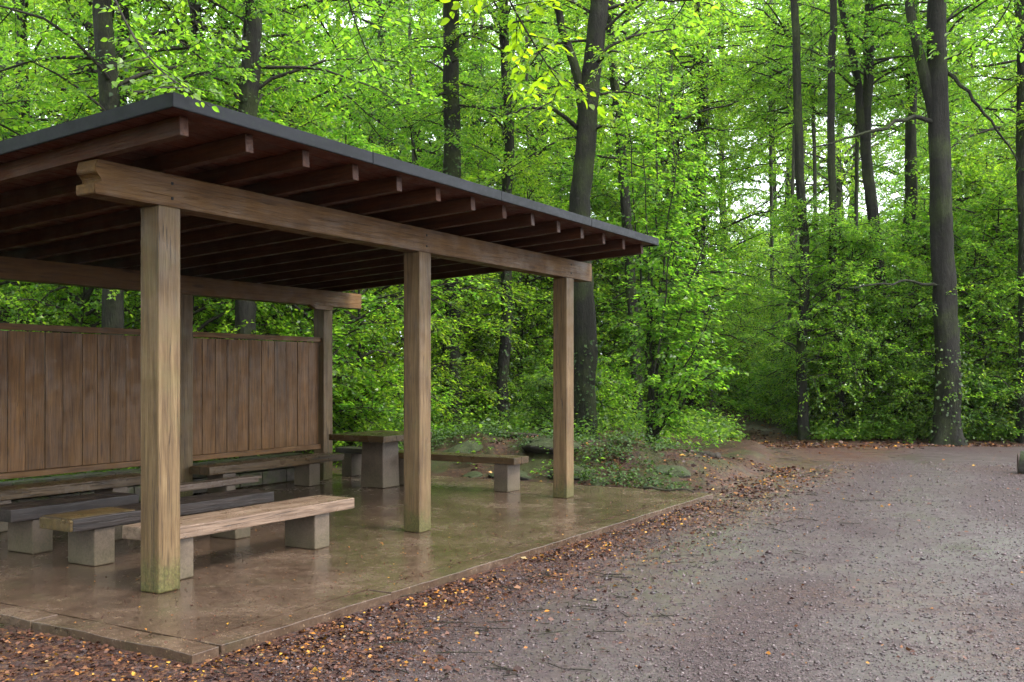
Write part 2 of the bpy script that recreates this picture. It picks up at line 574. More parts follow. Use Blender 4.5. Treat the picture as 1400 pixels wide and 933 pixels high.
# ------------------------------------------------------------------ concrete slab
def slab_mat():
    b = NB('wet_concrete')
    wp = b.n('NewGeometry').outputs['Position']
    n1 = b.noise(wp, 1.3, 6, 0.62)
    n2 = b.noise(wp, 9, 6, 0.7)
    n3 = b.noise(wp, 70, 3, 0.7)
    v = b.n('TexVoronoi', {'Vector': wp, 'Scale': 55.0})
    cv = b.n('SeparateXYZ', {0: v.outputs['Color']}).outputs[0]
    col = b.ramp(b.math('ADD', b.math('MULTIPLY', n1, 0.55), b.math('MULTIPLY', n2, 0.45)), [(0.35, (0.032, 0.019, 0.013)), (0.5, (0.068, 0.044, 0.030)), (0.66, (0.115, 0.081, 0.058))])
    col = b.mix(b.rng(b.noise(wp, 2.3, 5, 0.7), 0.5, 0.68, 0, 0.3), col, (0.045, 0.047, 0.024))
    speck = b.math('MULTIPLY', b.rng(cv, 0.82, 0.9), b.rng(v.outputs['Distance'], 0.4, 0.2))
    col = b.mix(b.math('MULTIPLY', speck, 0.6), col, (0.26, 0.18, 0.11))
    v5 = b.n('TexVoronoi', {'Vector': wp, 'Scale': 130.0}).outputs['Color']
    col = b.mix(0.3, col, b.mix(1.0, col, b.ramp(b.n('SeparateXYZ', {0: v5}).outputs[0], [(0, (0.4, 0.4, 0.4)), (0.7, (1.1, 1.1, 1.1)), (1, (2.2, 2.1, 1.9))]), 'MULTIPLY'))
    ck = b.noise(wp, 0.9, 7, 0.62, 0.4)
    ckm = b.rng(b.math('ABSOLUTE', b.math('SUBTRACT', ck, 0.5)), 0.0, 0.006, 1, 0)
    col = b.mix(b.math('MULTIPLY', ckm, 0.7), col, (0.012, 0.009, 0.007))
    rough = b.rng(b.math('ADD', b.math('MULTIPLY', n1, 0.5), b.math('MULTIPLY', n2, 0.5)), 0.40, 0.62, 0.06, 0.30)
    h = b.math('ADD', b.math('MULTIPLY', n3, 0.5), n2)
    return b.done(b.bsdf(col, rough, b.bump(h, 0.22, 0.012), 0.5))


M['slab'] = slab_mat()
M['kerb'] = concrete('kerb_concrete', (0.028, 0.0185, 0.0125), (0.068, 0.048, 0.034), 0.08, 0.36)
M['concrete'] = concrete('bench_concrete', (0.045, 0.032, 0.022), (0.125, 0.094, 0.067), 0.22, 0.5)


def slab_part(name, u0, u1, v0, v1, top, bot, mat, wob=0.0):
    bm = bmesh.new()
    bmesh.ops.create_cube(bm, size=1)
    for q in bm.verts:
        q.co = Vector(((u0 + u1) / 2 + q.co.x * (u1 - u0), (v0 + v1) / 2 + q.co.y * (v1 - v0), top if q.co.z > 0 else bot))
    bmesh.ops.bevel(bm, geom=list(bm.edges), offset=0.012, segments=2, affect='EDGES')
    o = obj(name, from_bm(name, bm, mat), None, W(0, 0, 0), (0, 0, ROTZ))
    return setting(o)


slab_part('concrete_slab', -0.74, SLAB[1], -1.19, SLAB[3], 0.0, -0.3, M['slab'])
# kerb stones round the two visible edges, end to end with open joints
kerb_root = obj('kerb', None, None, W(0, 0, 0), (0, 0, ROTZ))
setting(kerb_root)
lens = [1.62, 1.75, 1.7, 1.8, 1.69]
u = SLAB[0] + 0.225
for L in lens:
    L = min(L, SLAB[1] - u)
    me = box_me('kerb_stone', L - 0.012, 0.22, 0.3, M['slab'], 0.004, segs=14, jitter=0.0045)
    obj('kerb_stone', me, kerb_root, (u, -1.42 + 0.11, -0.146 + random.uniform(-0.004, 0.003)), (0, 0, random.uniform(-0.003, 0.003)))
    u += L
v = -1.42
for L in [1.5, 1.6, 1.6, 1.65]:
    me = box_me('kerb_stone', L - 0.012, 0.2, 0.3, M['slab'], 0.004, segs=14, jitter=0.0045)
    obj('kerb_stone', me, kerb_root, (SLAB[0] + 0.105, v, -0.146 + random.uniform(-0.004, 0.003)), (0, 0, math.pi / 2 + random.uniform(-0.003, 0.003)))
    v += L

# ------------------------------------------------------------------ shelter
M['post'] = wood('post_timber', (0.13, 0.088, 0.056), (0.235, 0.17, 0.118), (0.34, 0.265, 0.195), moss=0.85, moss_h=0.36, k3=(0.50, 0.44, 0.295))
M['beam'] = wood('beam_timber', (0.105, 0.062, 0.028), (0.19, 0.118, 0.054), (0.26, 0.175, 0.088), crack=0.5)
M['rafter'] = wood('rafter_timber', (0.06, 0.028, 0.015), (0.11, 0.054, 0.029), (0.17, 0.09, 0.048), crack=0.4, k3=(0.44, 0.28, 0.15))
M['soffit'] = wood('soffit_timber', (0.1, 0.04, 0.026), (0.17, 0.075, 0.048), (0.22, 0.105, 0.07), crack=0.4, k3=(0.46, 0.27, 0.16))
M['board'] = wood('wall_board', (0.10, 0.058, 0.032), (0.19, 0.118, 0.068), (0.28, 0.185, 0.11), crack=0.8, k3=(0.60, 0.47, 0.26))
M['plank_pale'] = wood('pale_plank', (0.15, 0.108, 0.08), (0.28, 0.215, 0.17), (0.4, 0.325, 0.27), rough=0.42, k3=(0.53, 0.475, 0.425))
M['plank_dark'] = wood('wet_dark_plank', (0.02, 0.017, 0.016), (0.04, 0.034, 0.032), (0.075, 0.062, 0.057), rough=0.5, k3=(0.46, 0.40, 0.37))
M['plank_brown'] = wood('brown_plank', (0.055, 0.04, 0.03), (0.11, 0.083, 0.063), (0.175, 0.138, 0.11), rough=0.42)
M['plank_moss'] = wood('mossy_plank', (0.07, 0.052, 0.034), (0.14, 0.108, 0.07), (0.22, 0.18, 0.12), rough=0.45, moss=0.6, moss_h=0.5)


def metal():
    b = NB('roof_edge_metal')
    tc = b.n('TexCoord').outputs['Object']
    n = b.noise(b.mapping(tc, (0.6, 5, 5)), 2.0, 5, 0.6)
    n2 = b.noise(tc, 30, 4, 0.6)
    col = b.ramp(n, [(0.3, (0.004, 0.0048, 0.006)), (0.7, (0.011, 0.0125, 0.0155))])
    col = b.mix(b.rng(n2, 0.5, 0.7, 0, 0.3), col, (0.03, 0.04, 0.03))
    return b.done(b.bsdf(col, b.rng(n2, 0.3, 0.7, 0.4, 0.6), b.bump(n2, 0.1, 0.004), 0.14))


def felt():
    b = NB('roof_felt')
    wp = b.n('NewGeometry').outputs['Position']
    n = b.noise(wp, 3, 5, 0.65)
    col = b.ramp(n, [(0.35, (0.03, 0.033, 0.03)), (0.6, (0.06, 0.065, 0.05)), (0.75, (0.06, 0.08, 0.03))])
    return b.done(b.bsdf(col, 0.7, b.bump(b.noise(wp, 40, 3), 0.3, 0.006)))


M['metal'] = metal()
M['felt'] = felt()

shelter = thing('picnic_shelter', 'open timber picnic shelter with dark-edged flat roof over a wet concrete slab', 'shelter', W(0, 0, 0), ROTZ)
SL = 0.055                                     # fall of the roof towards the back


def zr(v):                                     # underside of the rafters
    return 3.06 - SL * v


PS = 0.2
FRONT_U = (0.0, 3.19, 6.36)
BACK_U = (1.08, 3.75, 6.42)
BV = 4.1
UP = (0, -math.pi / 2, 0)                      # length axis X -> up
post_me = box_me('post', 2.812, PS, PS, M['post'], 0.012)
for uu in FRONT_U:
    obj('post', post_me, shelter, (uu + PS / 2, PS / 2, 0.002), UP)
bpost_me = box_me('post', 2.592, PS, PS, M['post'], 0.012)
for uu in BACK_U:
    obj('post', bpost_me, shelter, (uu + PS / 2, BV + PS / 2, 0.002), UP)

# front beam with its weathered, stepped left end; back beam
z0, z1 = 2.816, 3.052
prof = [(-0.51, z1), (-0.53, 2.985), (-0.525, 2.962), (-0.50, 2.955), (-0.478, 2.93), (-0.47, 2.9), (-0.49, 2.892), (-0.535, 2.885), (-0.53, z0), (7.08, z0), (7.08, z1)]
obj('beam', prism_me('beam', [(x + 0.6, z - z0) for x, z in prof], PS + 0.004, M['beam'], 0.006), shelter, (-0.6, -0.002, z0))
zb0, zb1 = 2.596, zr(BV) - 0.006
obj('beam', prism_me('beam', [(0, 0), (8.3, 0), (8.3, zb1 - zb0), (0, zb1 - zb0)], PS + 0.004, M['beam'], 0.008), shelter, (-1.0, BV - 0.002, zb0))
# short corbel on top of the right back post
obj('corbel', prism_me('corbel', [(0, 0.06), (0.12, 0), (0.5, 0), (0.5, 0.06)], 0.09, M['beam'], 0.006), shelter, (6.02, BV - 0.1, 2.53))

bolt_me = box_me('bolt', 0.012, 0.022, 0.022, M['metal'], 0.004)
for uu in FRONT_U:
    for dz in (0.06, 0.17):
        obj('bolt', bolt_me, shelter, (uu + PS / 2 + 0.02, 0.006, z0 + dz), (0, 0, -math.pi / 2))

# rafters
V0, V1 = -0.84, 5.05
rl = (V1 - V0) / math.cos(math.atan(SL))
RD = 0.125
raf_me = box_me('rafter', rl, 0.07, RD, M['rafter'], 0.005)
ra = math.atan(SL)
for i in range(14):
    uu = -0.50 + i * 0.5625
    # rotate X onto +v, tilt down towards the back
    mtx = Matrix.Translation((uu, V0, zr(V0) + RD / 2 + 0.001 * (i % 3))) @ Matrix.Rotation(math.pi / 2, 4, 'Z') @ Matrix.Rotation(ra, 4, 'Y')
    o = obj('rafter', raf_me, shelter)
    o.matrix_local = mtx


def roof_slab(name, u0, u1, v0, v1, off0, off1, mat, bev=0.0):
    bm = bmesh.new()
    bmesh.ops.create_cube(bm, size=1)
    for q in bm.verts:
        uu = u1 if q.co.x > 0 else u0
        vv = v1 if q.co.y > 0 else v0
        q.co = Vector((uu, vv, zr(vv) + RD + (off1 if q.co.z > 0 else off0)))
    if bev:
        bmesh.ops.bevel(bm, geom=list(bm.edges), offset=bev, segments=2, affect='EDGES')
    return obj(name, from_bm(name, bm, mat), shelter)


RU0, RU1, RV0, RV1 = -0.70, 7.0, -0.97, 5.2
# soffit boards run along u across the rafters; each one is its own board
nb_ = 34
bw = (RV1 - RV0 - 0.06) / nb_
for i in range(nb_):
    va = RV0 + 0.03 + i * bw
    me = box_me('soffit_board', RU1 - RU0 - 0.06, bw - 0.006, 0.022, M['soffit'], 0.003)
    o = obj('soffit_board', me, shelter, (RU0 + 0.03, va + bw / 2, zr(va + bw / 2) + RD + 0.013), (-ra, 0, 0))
roof_slab('roof', RU0 + 0.012, RU1 - 0.012, RV0 + 0.012, RV1 - 0.012, 0.027, 0.062, M['felt'])
for j_ in range(4):
    a_ = RU0 + (RU1 - RU0) * j_ / 4
    d_ = 0.0015 * (j_ % 2)
    roof_slab('roof_edge', a_ + 0.001, a_ + (RU1 - RU0) / 4 - 0.001, RV0 - 0.012 - d_, RV0 + 0.01, -0.012 - d_, 0.078 + d_, M['metal'], 0.004)
roof_slab('roof_edge', RU0, RU1, RV1 - 0.01, RV1 + 0.012, -0.012, 0.078, M['metal'], 0.004)
roof_slab('roof_edge', RU0 - 0.014, RU0 + 0.01, RV0 - 0.014, RV1 + 0.014, -0.013, 0.080, M['metal'], 0.004)
roof_slab('roof_edge', RU1 - 0.01, RU1 + 0.014, RV0 - 0.014, RV1 + 0.014, -0.013, 0.080, M['metal'], 0.004)

# board walls between the back posts: every board its own piece
PZ0, PZ1 = 0.47, 2.12
for (a, c) in ((-0.9, BACK_U[0]), (BACK_U[0] + PS, BACK_U[1]), (BACK_U[1] + PS, BACK_U[2])):
    x = a + 0.01
    while x < c - 0.03:
        bwid = random.choice((0.17, 0.2, 0.22, 0.235, 0.25))
        if c - x < bwid + 0.09:
            bwid = c - 0.01 - x
        me = box_me('board', PZ1 - PZ0 - 0.14, bwid - 0.009, 0.024, M['board'], 0.004)
        # board on edge: length up, its width along u
        o = obj('board', me, shelter)
        o.matrix_local = Matrix.Translation((x + bwid / 2, BV + 0.10 + random.uniform(-0.005, 0.005), PZ0 + 0.07)) @ Matrix.Rotation(-math.pi / 2, 4, 'Y') @ Matrix.Rotation(math.pi / 2, 4, 'X')
        # turn so that the board's Y (width) follows u
        o.matrix_local = Matrix.Translation((x + bwid / 2, BV + 0.10 + random.uniform(-0.005, 0.005), PZ0 + 0.07)) @ Matrix(((0, 1, 0, 0), (0, 0, 1, 0), (1, 0, 0, 0), (0, 0, 0, 1)))
        x += bwid
    for z in (PZ0, PZ1 - 0.06):
        obj('rail', box_me('rail', c - a - 0.006, 0.075, 0.068, M['board'], 0.006), shelter, (a + 0.003, BV + 0.085, z + 0.034))

# low mossy stone footing under the board wall: courses of single stones
def stone_mat():
    b = NB('footing_stone')
    wp = b.n('NewGeometry').outputs['Position']
    oi = b.n('ObjectInfo').outputs['Random']
    n = b.noise(wp, 9, 6, 0.7)
    col = b.ramp(n, [(0.3, (0.045, 0.038, 0.03)), (0.7, (0.12, 0.105, 0.085))])
    col = b.mix(0.4, col, b.mix(1.0, col, b.ramp(oi, [(0, (0.5, 0.5, 0.5)), (1, (1.4, 1.35, 1.25))]), 'MULTIPLY'))
    col = b.mix(b.rng(b.noise(wp, 4, 6, 0.7), 0.42, 0.62, 0, 0.8), col, b.ramp(b.noise(wp, 50, 3), [(0.3, (0.035, 0.05, 0.012)), (0.7, (0.1, 0.12, 0.035))]))
    return b.done(b.bsdf(col, 0.7, b.bump(b.noise(wp, 30, 5, 0.7), 0.6, 0.012), 0.35))


M['stone'] = stone_mat()
foot = thing('footing_wall', 'low mossy stone wall under the board back of the shelter', 'wall', W(0, 0, 0), ROTZ)
for row in range(2):
    x = -0.9 - 0.15 * row
    while x < 6.2:
        L = random.uniform(0.3, 0.55)
        hh = 0.2
        me = box_me('stone', L - 0.015, 0.24 + random.uniform(-0.02, 0.02), hh - 0.012, M['stone'], 0.022, segs=3, jitter=0.006)
        obj('stone', me, foot, (x, BV + 0.42 + random.uniform(-0.01, 0.01), 0.002 + hh * row + hh / 2))
        x += L


# ------------------------------------------------------------------ benches and table
def bench(label, u0, u1, v0, v1, ztop, thick, mat, legs, group='benches under the shelter', along='u', planks=2, legmat=None, leg_taper=0.0, name='bench', cat='bench', legw=0.2, legd=None):
    """seat of planks on concrete blocks; local X = the bench's length"""
    if along == 'u':
        loc, rz, L, D = W(u0, v0, 0), ROTZ, u1 - u0, v1 - v0
    else:
        loc, rz, L, D = W(u1, v0, 0), ROTZ + math.pi / 2, v1 - v0, u1 - u0
    t = thing(name, label, cat, loc, rz, group)
    pw = D / planks
    for i in range(planks):
        dl = random.uniform(-0.006, 0.006)
        me = box_me('plank', L + dl, pw - 0.006, thick, mat, 0.01, segs=8, jitter=0.0025)
        obj('plank', me, t, (0, pw * (i + 0.5), ztop - thick / 2), (random.uniform(-0.006, 0.006), 0, 0))
    for l in legs:
        hgt = ztop - thick - 0.004
        me = box_me('leg', hgt - 0.002, legw, legd or D - 0.07, legmat or M['concrete'], 0.012, leg_taper)
        # stand the block up: length axis up, width along the bench
        o = obj('leg', me, t)
        o.matrix_local = Matrix.Translation((l + legw / 2, D / 2, 0.002)) @ Matrix(((0, 1, 0, 0), (0, 0, 1, 0), (1, 0, 0, 0), (0, 0, 0, 1)))
    return t


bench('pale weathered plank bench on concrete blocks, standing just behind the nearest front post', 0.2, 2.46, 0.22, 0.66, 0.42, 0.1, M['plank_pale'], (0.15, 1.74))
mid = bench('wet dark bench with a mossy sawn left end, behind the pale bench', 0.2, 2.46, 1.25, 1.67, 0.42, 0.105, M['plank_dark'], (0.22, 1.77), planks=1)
cap_ = box_me('end_grain', 0.03, 0.405, 0.096, M['plank_moss'], 0.012)
obj('end_grain', cap_, mid, (-0.024, 0.21, 0.42 - 0.0525))
mp = box_me('mossy_top', 0.62, 0.36, 0.01, M['plank_moss'], 0.004)
obj('worn_top', mp, mid, (0.004, 0.215, 0.4195))
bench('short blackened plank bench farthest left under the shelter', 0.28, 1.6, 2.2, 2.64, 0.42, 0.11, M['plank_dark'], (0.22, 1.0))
bench('long brown bench against the left board wall, its right end behind the nearest post', -0.6, 2.95, 3.6, 4.0, 0.42, 0.1, M['plank_brown'], (0.3, 1.6, 3.0))
bench('dark brown bench against the right board wall beside the back corner post', 3.86, 6.42, 3.7, 4.06, 0.42, 0.1, M['plank_brown'], (0.25, 1.85), legw=0.22)
low = bench('low pale plank with a broken end, lying between the two wall benches', 2.95, 4.36, 3.36, 3.56, 0.29, 0.075, M['plank_pale'], (0.9,), planks=1, group='benches under the shelter', legw=0.14)
obj('splinter', box_me('splinter', 0.16, 0.1, 0.045, M['plank_pale'], 0.012, taper=0.35), low, (1.40, 0.12, 0.262), (0, 0.02, 0.05))
tb = bench('stone-grey picnic table with thick top on a block pedestal at the slab far end', 5.68, 6.8, 2.4, 3.36, 0.75, 0.085, M['plank_brown'], (0.3,), along='v', planks=4, name='picnic_table', cat='table', group=None, legw=0.4, legd=0.38, leg_taper=0.08)
bench('brown bench in front of the mossy bank, right of the middle post', 6.5, 6.9, 0.86, 3.05, 0.465, 0.09, M['plank_brown'], (0.12, 1.75), along='v', legw=0.22)
bench('small dark bench half hidden behind the picnic table pedestal', 7.02, 7.36, 3.4, 4.4, 0.44, 0.08, M['plank_dark'], (0.1, 0.7), along='v')

# ------------------------------------------------------------------ trees: materials
M['bark'] = barkmat('beech_bark', (0.004, 0.0038, 0.0027), (0.0145, 0.0135, 0.0095), 0.6, 0.35)
M['bark_dark'] = barkmat('wet_bark', (0.005, 0.0045, 0.0035), (0.019, 0.017, 0.013), 0.5, 0.1)
M['twig'] = barkmat('twig_bark', (0.012, 0.011, 0.008), (0.04, 0.035, 0.026), 0.2, 0.0)
LS = [(0.0, (0.032, 0.085, 0.010)), (0.4, (0.060, 0.13, 0.013)), (0.8, (0.098, 0.17, 0.016)), (1.0, (0.14, 0.21, 0.022))]
M['leaf'] = leafmat('beech_leaf', LS, (1.0, 1.03, 0.6), 3.7, mixf=0.56, hue_var=0.4, rough=0.33)
LS2 = [(0.0, (0.028, 0.072, 0.014)), (0.5, (0.05, 0.11, 0.02)), (1.0, (0.09, 0.15, 0.025))]
M['leaf_low'] = leafmat('undergrowth_leaf', LS2, (1.1, 1.08, 0.5), 3.4, hue_var=0.4)
M['leaf_gold'] = leafmat('yellow_green_leaf', [(0.0, (0.055, 0.12, 0.010)), (0.5, (0.085, 0.155, 0.012)), (1.0, (0.115, 0.175, 0.014))], (1.3, 1.2, 0.35), 3.0, mixf=0.55)
M['ivy'] = leafmat('ivy_leaf', [(0.0, (0.016, 0.04, 0.01)), (0.6, (0.035, 0.075, 0.015)), (1.0, (0.07, 0.12, 0.025))], (1.2, 1.2, 0.5), 1.4, mixf=0.35, rough=0.65)


def gen_crown(rg, H0, H1, Rmax, nb, ntw, nl, size, shape='tall', rise=0.35, lean=0.0):
    """branch wood (V,F) and leaves (V,F) of one tree"""
    z = np.sort(rg.uniform(H0, H1, nb))
    t = (z - H0) / (H1 - H0)
    az = np.arange(nb) * 2.399963 + rg.uniform(-0.5, 0.5, nb)
    if shape == 'tall':
        prof = 0.65 + 0.5 * np.sin(np.clip(t, 0, 1) * math.pi) - 0.45 * t ** 3
    elif shape == 'sapling':
        prof = 0.7 + 0.5 * np.sin(np.clip(t * 0.9 + 0.1, 0, 1) * math.pi) - 0.5 * t ** 3
    else:
        prof = np.ones(nb)
    L = Rmax * prof * rg.uniform(0.65, 1.15, nb)
    k = 7
    s = np.linspace(0, 1, k)
    dirh = np.stack([np.cos(az), np.sin(az), np.zeros(nb)], -1)
    perp = np.stack([-np.sin(az), np.cos(az), np.zeros(nb)], -1)
    ri = rg.uniform(-0.1, 1.3, nb) * rise * 2
    dr = rg.uniform(0.25, 0.6, nb)
    cv = rg.uniform(-0.25, 0.25, nb)

    def pt(bi, ss):
        return (np.stack([np.zeros_like(ss), np.zeros_like(ss), z[bi]], -1) + dirh[bi] * (L[bi] * ss)[..., None]
                + perp[bi] * (L[bi] * cv[bi] * ss ** 2)[..., None]
                + np.array([0, 0, 1.0]) * (L[bi] * (ri[bi] * ss - dr[bi] * ss ** 2))[..., None])
    bi = np.repeat(np.arange(nb)[:, None], k, 1)
    BP = pt(bi, np.repeat(s[None], nb, 0))
    BP[:, 1:-1] += rg.normal(0, 0.04, BP[:, 1:-1].shape) * L[:, None, None] * 0.3
    br = (0.012 + 0.010 * L)[:, None] * (1 - 0.85 * s)[None]
    wood_parts = [tubes(BP, br, 4)]
    # twigs
    m = nb * ntw
    tb_ = np.repeat(np.arange(nb), ntw)
    ts = np.tile(np.linspace(0.14, 1.0, ntw), nb) + rg.uniform(-0.04, 0.04, m)
    ts = np.clip(ts, 0.1, 1.0)
    p0 = pt(tb_, ts)
    side = np.tile(np.where(np.arange(ntw) % 2 == 0, 1.0, -1.0), nb)
    aoff = side * rg.uniform(0.35, 1.2, m)
    a2 = az[tb_] + aoff
    el = rg.normal(0.05, 0.5, m)
    td = np.stack([np.cos(a2) * np.cos(el), np.sin(a2) * np.cos(el), np.sin(el)], -1)
    tl = rg.uniform(0.45, 1.1, m) * (0.35 + 0.32 * L[tb_] ** 0.6)
    TP = np.stack([p0, p0 + td * (tl * 0.5)[:, None], p0 + td * tl[:, None] - np.array([0, 0, 1]) * (tl * 0.16)[:, None]], 1)
    wood_parts.append(tubes(TP, np.tile(np.array([0.007, 0.005, 0.002]), (m, 1)), 3))
    # leaves
    n = m * nl
    ti = np.repeat(np.arange(m), nl)
    lt = np.tile(np.linspace(0.1, 1.0, nl), m) + rg.uniform(-0.05, 0.05, n)
    pos = p0[ti] + td[ti] * (tl[ti] * lt)[:, None] - np.array([0, 0, 1]) * (tl[ti] * 0.16 * lt ** 2)[:, None]
    sd_ = np.tile(np.where(np.arange(nl) % 2 == 0, 1.0, -1.0), m)
    hor = nrm(np.cross(td[ti], np.array([0, 0, 1.0])))
    ld = td[ti] * rg.uniform(0.35, 0.9, n)[:, None] + hor * (sd_ * rg.uniform(0.5, 1.0, n))[:, None] + np.array([0, 0, -1]) * rg.uniform(-0.1, 0.55, n)[:, None]
    no = np.array([0, 0, 1.0]) + rg.normal(0, 0.6, (n, 3))
    pos = pos + rg.normal(0, 0.035, (n, 3)) + nrm(ld) * (0.4 * size * rg.uniform(0, 1.0, n))[:, None]
    keep = rg.uniform(0, 1, n) > 0.08
    lv = leaf_quads(pos[keep], ld[keep], no[keep], size * rg.uniform(0.6, 1.2, keep.sum()))
    return merge(wood_parts), lv


def trunk_path(pts, k=16):
    """smooth a short list of points into a polyline"""
    pts = np.asarray(pts, float)
    d = np.concatenate([[0], np.cumsum(np.linalg.norm(np.diff(pts, axis=0), axis=1))])
    s = np.linspace(0, d[-1], k)
    out = np.stack([np.interp(s, d, pts[:, i]) for i in range(3)], 1)
    for _ in range(2):
        out[1:-1] = (out[:-2] + 2 * out[1:-1] + out[2:]) / 4
    return out


def trunk_mesh(name, pts, r0, r1, rg, mat, sides=14, k=26, flare=0.6):
    P = trunk_path(pts, k)
    P[1:-1, :2] += np.cumsum(rg.normal(0, 0.008, (k - 2, 2)), 0)
    hgt = P[:, 2] - P[0, 2]
    rad_ = r0 + (r1 - r0) * np.linspace(0, 1, k)
    rad_ = rad_ * (1 + flare * np.exp(-hgt / 0.35))
    V, F = tubes(P[None], rad_[None], sides, 0.085, rg)
    V = V.reshape(k, sides, 3)
    th = np.linspace(0, 2 * np.pi, sides, endpoint=False)
    lob = (np.cos(th * 4 + rg.uniform(0, 6)) * 0.5 + np.cos(th * 3 + rg.uniform(0, 6)) * 0.4)[None, :, None] * (flare * 0.75 * np.exp(-hgt / 0.3))[:, None, None]
    V = (P[:, None, :] + (V - P[:, None, :]) * (1 + lob)).reshape(-1, 3)
    return npmesh(name, V, F, mat, True)


# shared kinds of tree (each a trunk, a branch mesh and a crown), copied over the forest
TALL, SAP = [], []
for i in range(5):
    rg = np.random.default_rng(100 + i)
    Ht = 16
    bend = rg.normal(0, 0.25, (4, 2))
    pts = [(0, 0, -0.3), (bend[0, 0] * 0.3, bend[0, 1] * 0.3, 4), (bend[1, 0], bend[1, 1], 8), (bend[2, 0], bend[2, 1], 12), (bend[3, 0] * 1.2, bend[3, 1] * 1.2, Ht)]
    tm = trunk_mesh('trunk', pts, rg.uniform(0.15, 0.22), 0.03, rg, M['bark'])
    (wv, wf_), (lv, lf_) = gen_crown(rg, 2.6, 14.5, 3.3, 52, 13, 36, 0.1, 'tall')
    TALL.append((tm, npmesh('branches', wv, wf_, M['twig'], True), npmesh('crown', lv, lf_, M['leaf'])))
for i in range(5):
    rg = np.random.default_rng(200 + i)
    Ht = 6.2
    bend = rg.normal(0, 0.15, (2, 2))
    pts = [(0, 0, -0.2), (bend[0, 0], bend[0, 1], 2.6), (bend[1, 0], bend[1, 1], Ht)]
    tm = trunk_mesh('trunk', pts, rg.uniform(0.035, 0.06), 0.012, rg, M['bark_dark'], 8, 14, 0.3)
    (wv, wf_), (lv, lf_) = gen_crown(rg, 0.3, 6.0, 2.15, 46, 11, 26, 0.088, 'sapling')
    SAP.append((tm, npmesh('branches', wv, wf_, M['twig'], True), npmesh('crown', lv, lf_, M['leaf'])))


def plant_tree(kind, x, y, label, group, scale=1.0, rz=0.0, name='beech_tree', cat='tree', zs=1.0):
    t = thing(name, label, cat, (x, y, ground_z(x, y)), rz, group)
    t.scale = (scale, scale, scale * zs)
    obj('trunk', kind[0], t)
    setting(obj('branches', kind[1], t), 'stuff')
    setting(obj('crown', kind[2], t), 'stuff')
    return t


# ------------------------------------------------------------------ hero trees, trunk by trunk as the photograph shows them
def ivy_on(path, rads, z0_, z1_, n, rg, size=0.07):
    P = np.asarray(path)
    zz = rg.uniform(z0_, z1_, n)
    c = np.stack([np.interp(zz, P[:, 2], P[:, i]) for i in range(3)], 1)
    r = np.interp(zz, P[:, 2], rads)
    a = rg.uniform(0, 6.283, n)
    o = np.stack([np.cos(a), np.sin(a), np.zeros(n)], 1)
    pos = c + o * (r + 0.02 + rg.exponential(0.06, n))[:, None]
    ld = o * 0.6 + rg.normal(0, 0.5, (n, 3)) + np.array([0, 0, -0.6])
    no = o + np.array([0, 0, 0.6]) + rg.normal(0, 0.4, (n, 3))
    return leaf_quads(pos, ld, no, size * rg.uniform(0.6, 1.3, n), 0.8)


def hero(name, label, base, pts, r0, r1, seed, limbs=(), crown=None, ivy=None, mat='bark', flare=0.55, lowest=None, group=None):
    """pts and limbs are world points; base is where the trunk meets the ground"""
    rg = np.random.default_rng(seed)
    bx, by = base
    bz = ground_z(bx, by)
    org = np.array([bx, by, bz])
    t = thing(name, label, 'tree', tuple(org), 0, group)
    loc = [np.array([0, 0, -0.25])] + [np.array(p) - org for p in pts]
    obj('trunk', trunk_mesh('trunk', loc, r0, r1, rg, M[mat], 24, 64, flare), t)
    for (lp, a, b_) in limbs:
        P = trunk_path([np.array(p) - org for p in lp], 14)
        P[1:-1] += rg.normal(0, 0.02, P[1:-1].shape)
        V, F = tubes(P[None], np.linspace(a, b_, 14)[None], 8, 0.06, rg)
        obj('limb', npmesh('limb', V, F, M[mat], True), t)
    if crown:
        for j, (kind, off, sc, rz, zs) in enumerate(crown):
            o = setting(obj('branches', kind[1], t, off, (0, 0, rz), (sc, sc, sc * zs)), 'stuff')
            o = setting(obj('crown', kind[2], t, off, (0, 0, rz), (sc, sc, sc * zs)), 'stuff')
    if ivy:
        z0_, z1_, n = ivy
        P = trunk_path(loc, 40)
        V, F = ivy_on(P, np.linspace(r0, r1, 40) * 1.02, z0_, z1_, n, rg)
        setting(obj('ivy', npmesh('ivy', V, F, M['ivy']), t), 'stuff')
    return t


def ext(p, q, s):
    """carry the line p->q on by s times its length"""
    return tuple(np.array(q) + (np.array(q) - np.array(p)) * s)


# the great forked beech behind the right end of the shelter
Y = 20.5
a_ = [at(800, Y, 470), at(795, Y, 280), at(804, Y, 175), at(815, Y, 70), at(825, Y, -10), at(832, Y, -200)]
hero('beech_tree', 'great dark beech with forked trunk rising behind the right end of the shelter roof', (at(800, Y, 0).x, Y), a_, 0.255, 0.16, 301,
     limbs=[([at(801, Y, 178), at(790, Y - 0.1, 95), at(766, Y - 0.2, 40), at(750, Y - 0.3, -30), at(735, Y - .3, -120)], 0.11, 0.05),
            ([at(790, Y, 176), at(775, Y - 0.2, 160), at(752, Y - 0.3, 150), at(725, Y - .4, 147), at(690, Y - .5, 158)], 0.055, 0.012)],
     crown=[(TALL[0], (0.2, 0, 3.4), 0.9, 0.3, 1.0)], ivy=(0.2, 2.2, 420))
